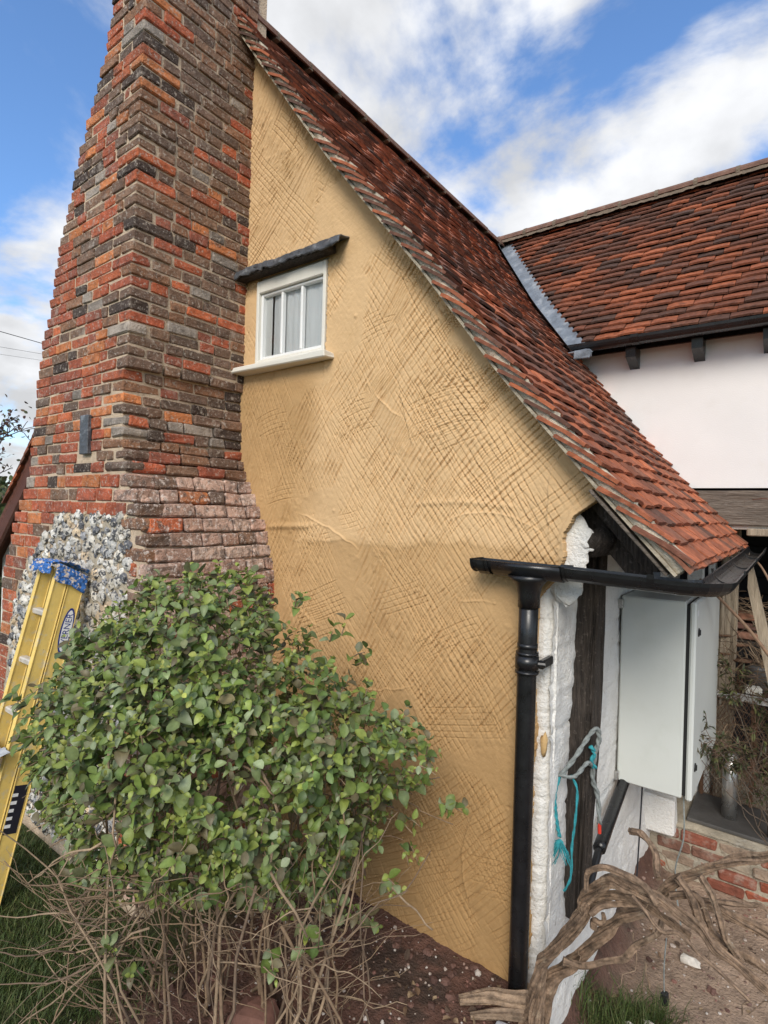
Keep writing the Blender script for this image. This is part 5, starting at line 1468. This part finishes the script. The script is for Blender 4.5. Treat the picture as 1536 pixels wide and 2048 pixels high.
# evergreen sprigs in front of the table
def sprig_plant(name, spots, label, cols, n, size):
    pl = thing(name, spots[0], label, 'plant'); lv = MB(); sm_ = MB()
    g0 = np.array(spots[0])
    for sp in spots[1:]:
        tip = np.array(sp[:3]); R0 = sp[3]
        sm_.tube(wob(g0, tip, 10, .10), np.linspace(.0045, .002, 10), 6, (.10, .075, .055))
        for q in range(n):
            p0 = tip + rng.normal(0, R0 * .45, 3); v = p0 - tip + np.array([ru(-.3, .1), ru(-.4, .1), ru(-.1, .4)]) * R0; v /= np.linalg.norm(v) + 1e-9
            sm_.tube([p0 - v * size * 1.5, p0 + v * size], .0018, 4, (.16, .10, .07), cap=False)
            for k in range(7):
                dv = v + rng.normal(0, .55, 3); dv /= np.linalg.norm(dv); u = np.array([ru(-.5, .5), ru(-.5, .5), 1.]); u -= dv * (u @ dv); u /= np.linalg.norm(u)
                vv_, f = leaf_geo(size * ru(.6, 1.2), size * ru(.10, .16), .3, .4)
                lv.add(vv_ @ np.array([np.cross(dv, u), dv, u]) + p0 + v * size * ru(-.6, .9), f, np.array(random.choice(cols)) * ru(.7, 1.25))
    sm_.build('stems', MT['twig'], pl, True); tag(lv.build('leaves', MT['leaf_b'], pl, True), kind='stuff')
OL = [(.085, .095, .035), (.06, .07, .03), (.10, .085, .045), (.07, .055, .035), (.05, .06, .025), (.12, .12, .045)]
sprig_plant('evergreen_plant', [(.22, 4.05, -.40), (-.46, 3.62, .70, .10), (-.40, 3.75, .62, .12), (-.34, 3.9, .55, .12), (-.27, 4.0, .47, .12), (-.20, 4.05, .42, .12), (-.40, 3.9, .50, .09)], 'olive leaved evergreen sprawling across the cabinet door', OL, 13, .045)
sprig_plant('narrow_leaved_bush', [(-.12, 4.3, -.1), (-.16, 4.3, .95, .13), (-.10, 4.35, .75, .13), (-.20, 4.3, .60, .10), (-.10, 4.3, 1.15, .12), (-.08, 4.3, .35, .12), (-.38, 4.3, .95, .06), (-.36, 4.3, .78, .06), (-.12, 4.25, .20, .10)], 'narrow leaved brown-green bush beside the steel bollard', OL, 12, .048)
sprig_plant('rosemary', [(.02, 2.45, -.44), (-.06, 2.30, .02, .05), (-.03, 2.32, .08, .05), (-.01, 2.28, -.02, .06), (-.07, 2.32, -.08, .05), (.0, 2.3, .13, .05), (.02, 2.36, .04, .06)], 'grey-green rosemary with pale blue flowers at the lower right corner', [(.10, .14, .10), (.07, .11, .07), (.14, .18, .14)], 16, .026)
ro = [o for o in bpy.data.objects if o.name == 'rosemary'][0]
for k in range(16):
    p = np.array([ru(-.10, .03), ru(2.24, 2.34), ru(-.12, .14)]); fm = MB()
    for q in range(5):
        a = q * 1.256; d = np.array([math.cos(a), ru(-.6, -.1), math.sin(a)]); v, f = leaf_geo(.012, .004, .2, .2)
        u = np.array([0, -1., 0.2]); u -= d * (u @ d); d = d / np.linalg.norm(d); u -= d * (u @ d); u /= np.linalg.norm(u)
        fm.add(v @ np.array([np.cross(d, u), d, u]), f, (.50, .52, .78))
    put('flower', fm.mesh('flower'), MT['leaf_b'], ro, tuple(p))

# ------------------------------------------------------------------ stones, grit, grass
gm = MB()
for k in range(1500):
    x = ru(-2.2, -.85); y = ru(.95, 2.22)
    if rnd() < .3: x = ru(-.75, .1); y = ru(2.3, 4.1)
    r = ru(.0025, .008) if rnd() < .93 else ru(.008, .016); v, f = rock(r, r, r * .7, .2, False)
    c = random.choice([(.30, .20, .16), (.22, .11, .085), (.42, .35, .30), (.16, .10, .08), (.50, .45, .40)])
    gm.add(v + np.array([x, y, float(ground_z(x, y)) + r * .3]), f, c)
tag(gm.build('grit', MT['stone']), 'loose reddish grit scattered over the soil', 'grit', kind='stuff')
lt = MB()
for k in range(420):     # dead leaves and clods caught in the bed
    x = ru(-2.3, -.85); y = ru(.9, 2.2)
    if rnd() < .25: x = ru(-.74, .0); y = ru(2.3, 4.0)
    z = float(ground_z(x, y))
    if rnd() < .55:
        d = rng.normal(0, 1, 3); d[2] *= .2; d /= np.linalg.norm(d); u = np.array([ru(-.6, .6), ru(-.6, .6), 1.]); u -= d * (u @ d); u /= np.linalg.norm(u)
        v, f = leaf_geo(ru(.015, .045), ru(.006, .014), ru(0, .8), ru(-1, 1.5)); lt.add(v @ np.array([np.cross(d, u), d, u]) + np.array([x, y, z + .006]), f, np.array(random.choice([(.16, .10, .06), (.22, .15, .09), (.10, .065, .045), (.28, .2, .12)])) * ru(.7, 1.2))
    else:
        r = ru(.006, .022); v, f = rock(r, r, r * .65, .3, True); lt.add(v + np.array([x, y, z + r * .2]), f, np.array((.12, .065, .05)) * ru(.6, 1.25))
tag(lt.build('leaf_litter', MT['stone']), 'dead leaves and small clods scattered over the soil bed', 'litter', kind='stuff')
for (x, y, z, s, lab) in ((-.42, 3.36, -.43, .055, 'long white flint shard lying on the sandy soil'), (-.57, 2.74, -.41, .028, 'small white stone in the grass tuft nearest the wall corner'), (-.50, 2.80, -.41, .032, 'white stone at the right edge of the grass tuft'), (-.60, 2.62, -.42, .026, 'white pebble at the front of the grass tuft')):
    v, f = rock(s, s * .5, s * .42, .2); tag(put('stone', MB().add(v, f, (.62, .57, .50)).mesh('stone'), MT['stone'], None, (x, y, z)), lab, 'stone')
v, f = rock(.045, .04, .05, .12); tag(put('stone', MB().add(v, f, (.42, .43, .45)).mesh('stone', True), MT['stone'], None, (-.855, 1.98, -.07)), 'smooth grey cobble beneath the log', 'stone')
for (x, y, s, lab) in ((-1.62, 1.42, .11, 'large reddish stone under the shrub'), (-1.42, 1.30, .09, 'broken brown stone at the shrub foot')):
    v, f = rock(s, s * .9, s * .7, .14); tag(put('stone', MB().add(v, f, (.20, .10, .075)).mesh('stone'), MT['stone'], None, (x, y, -.05)), lab, 'stone')
bc = MB().bbox((-.475, 2.98, -.40), (.03, .03, .07), .006, jit=.006).build('black_cap', MT['rubber']); tag(bc, 'small black plug on a thin wire stuck in the sandy soil', 'plug')
MB().tube(spline([(-.475, 2.98, -.37), (-.48, 2.99, -.25), (-.475, 3.0, -.12)], 10), .003, 5).build('wire', MT['rope_grey'], bc)
for k, p0 in enumerate(([-.50, 3.30, -.437], [-.55, 3.02, -.437])):
    p0 = np.array(p0); o = MB().tube(wob(p0, p0 + np.array([ru(-.2, .2), ru(-.15, .15), ru(.005, .05)]), 7, .1), .0035, 5, random.choice(TWC)).build('dead_twig', MT['twig'])
    tag(o, ('dead twig lying beside the long white flint shard', 'dead twig lying beside the small black plug')[k], 'twig')
def grass(name, n, region, hmin, hmax, label, zfun):
    P = []; 
    xs_, ys_ = region(n)
    z_ = zfun(xs_, ys_); h = rng.uniform(hmin, hmax, n); a = rng.uniform(0, 2 * math.pi, n); ln = rng.uniform(.2, .9, n) * h; w = rng.uniform(.0012, .0024, n)
    base = np.stack([xs_, ys_, z_ - .004], -1); dr = np.stack([np.cos(a), np.sin(a), 0 * a], -1); sd = np.stack([-np.sin(a), np.cos(a), 0 * a], -1)
    V = np.zeros((n, 6, 3))
    for i, t in enumerate((0, .5, 1)):
        c = base + dr * (ln * t * t)[:, None]; c[:, 2] += h * t * (1 - .25 * t)
        ww = w * (1, .85, .1)[i]
        V[:, i * 2] = c - sd * ww[:, None]; V[:, i * 2 + 1] = c + sd * ww[:, None]
    k = np.arange(n)[:, None] * 6
    Q = np.concatenate([k + np.array([0, 1, 3, 2]), k + np.array([2, 3, 5, 4])])
    g_ = np.array([(.060, .095, .022), (.085, .12, .03), (.045, .075, .018), (.12, .13, .045)])[rng.integers(0, 4, n)] * rng.uniform(.7, 1.3, (n, 1))
    o = put(name, fast_mesh(name, V.reshape(-1, 3), Q, np.repeat(g_, 6, 0)), MT['grass']); tag(o, label, 'grass', kind='stuff')
def reg1(n):
    x = rng.uniform(-4.6, -2.02, n); y = rng.uniform(.15, 1.42, n); keep = (x < -2.12 + .12 * rng.normal(size=n)); x = np.where(keep, x, x - .5); return x, y
grass('lawn_grass', 42000, reg1, .02, .055, 'short lawn grass beside the chimney base', ground_z)
def reg2(n):
    c = np.array([(-.66, 2.70), (-.61, 2.78), (-.55, 2.84), (-.48, 2.88), (-.70, 2.64)]); i = rng.integers(0, 5, n); return c[i, 0] + rng.normal(0, .055, n), c[i, 1] + rng.normal(0, .05, n)
grass('grass_tuft', 1300, reg2, .04, .15, 'tuft of green grass at the foot of the limewashed wall', ground_z)

# ------------------------------------------------------------------ beyond: wires, tree, hedge
def at_depth(px, py, dep):
    u = (px - 768) / 1116; v = (py - 1024) / 1116
    return EYE + (_fw2 + _R * u - _U * v) * dep
for (pa, pb, dep, r, lab) in (((-300, 574), (120, 697), 14, .012, 'thickest, uppermost of the three overhead cables left of the chimney'), ((-300, 640), (120, 714), 16, .006, 'middle of the three overhead cables left of the chimney'), ((-300, 662), (120, 726), 17, .005, 'lowest of the three overhead cables left of the chimney')):
    a = at_depth(*pa, dep); b = at_depth(*pb, dep + 5); m_ = (a + b) / 2 - Vector((0, 0, .02))
    b2 = b + (b - a) * 1.5
    o = MB().tube([a - (b - a), a, m_, b, b2], r, 6).build('overhead_cable', MT['wire']); tag(o, lab, 'cable', 'overhead cables')
def tree(loc, H, label, dens, lc, spread):
    t = thing('tree', loc, label, 'tree'); L0 = np.array(loc); tk = MB(); lv = MB(); tips = []
    def grow(p, d, L, r, lev):
        q = p + d * L; tk.tube(wob(p, q, 5, .08), np.linspace(r, r * .65, 5), 6, (.10, .075, .06))
        if lev == 0: tips.append(q); return
        for k in range(random.choice((3, 4))):
            nd = d + rng.normal(0, .55, 3) * spread; nd[2] += .15; nd /= np.linalg.norm(nd); grow(q, nd, L * ru(.55, .8), r * .6, lev - 1)
        tips.append(q)
    grow(L0, np.array([0, 0, 1.]), H * .32, H * .018, 4)
    tk.build('trunk', MT['twig'], t, True)
    for q in tips:
        for k in range(dens):
            p = q + rng.normal(0, .16, 3); d = rng.normal(0, 1, 3); d /= np.linalg.norm(d); u = rng.normal(0, 1, 3); u -= d * (u @ d); u /= np.linalg.norm(u)
            v, f = leaf_geo(.10, .035, .2, .3); lv.add(v @ np.array([np.cross(d, u), d, u]) + p, f, np.array(random.choice(lc)) * ru(.6, 1.3))
    tag(lv.build('crown', MT['leaf_b'], t), kind='stuff')
P_ = at_depth(-30, 960, 13); tree((P_.x, P_.y, -.1), 4.6, 'half bare small tree with russet leaves left of the chimney', 3, [(.10, .05, .04), (.13, .08, .045), (.08, .09, .04)], 1.0)
hd = MB()
P_ = at_depth(-40, 990, 12)
for k in range(9000):
    p = np.array([P_.x + rng.normal(0, 1.3), P_.y + rng.normal(0, .5), ru(-.1, 2.45) ])
    if p[2] > 2.0 + .4 * math.sin(p[0] * 3): p[2] -= .5
    d = rng.normal(0, 1, 3); d /= np.linalg.norm(d); u = rng.normal(0, 1, 3); u -= d * (u @ d); u /= np.linalg.norm(u)
    v, f = leaf_geo(.12, .045, .2, .3); hd.add(v @ np.array([np.cross(d, u), d, u]) + p, f, np.array(random.choice([(.06, .09, .03), (.09, .11, .04), (.12, .11, .05), (.05, .07, .03)])) * ru(.6, 1.3))
hedge = thing('hedge', (P_.x, P_.y, -.1), 'dense olive green hedge behind the left roof foot', 'hedge')
tag(hd.build('foliage', MT['leaf_b'], hedge), kind='stuff')
hs = MB()
for k in range(14): x = P_.x + ru(-1.6, 1.6); hs.tube(wob((x, P_.y, -.15), (x + ru(-.3, .3), P_.y + ru(-.3, .3), 2.0), 6, .08), .03, 6, (.10, .075, .06))
hs.build('stems', MT['twig'], hedge, True)
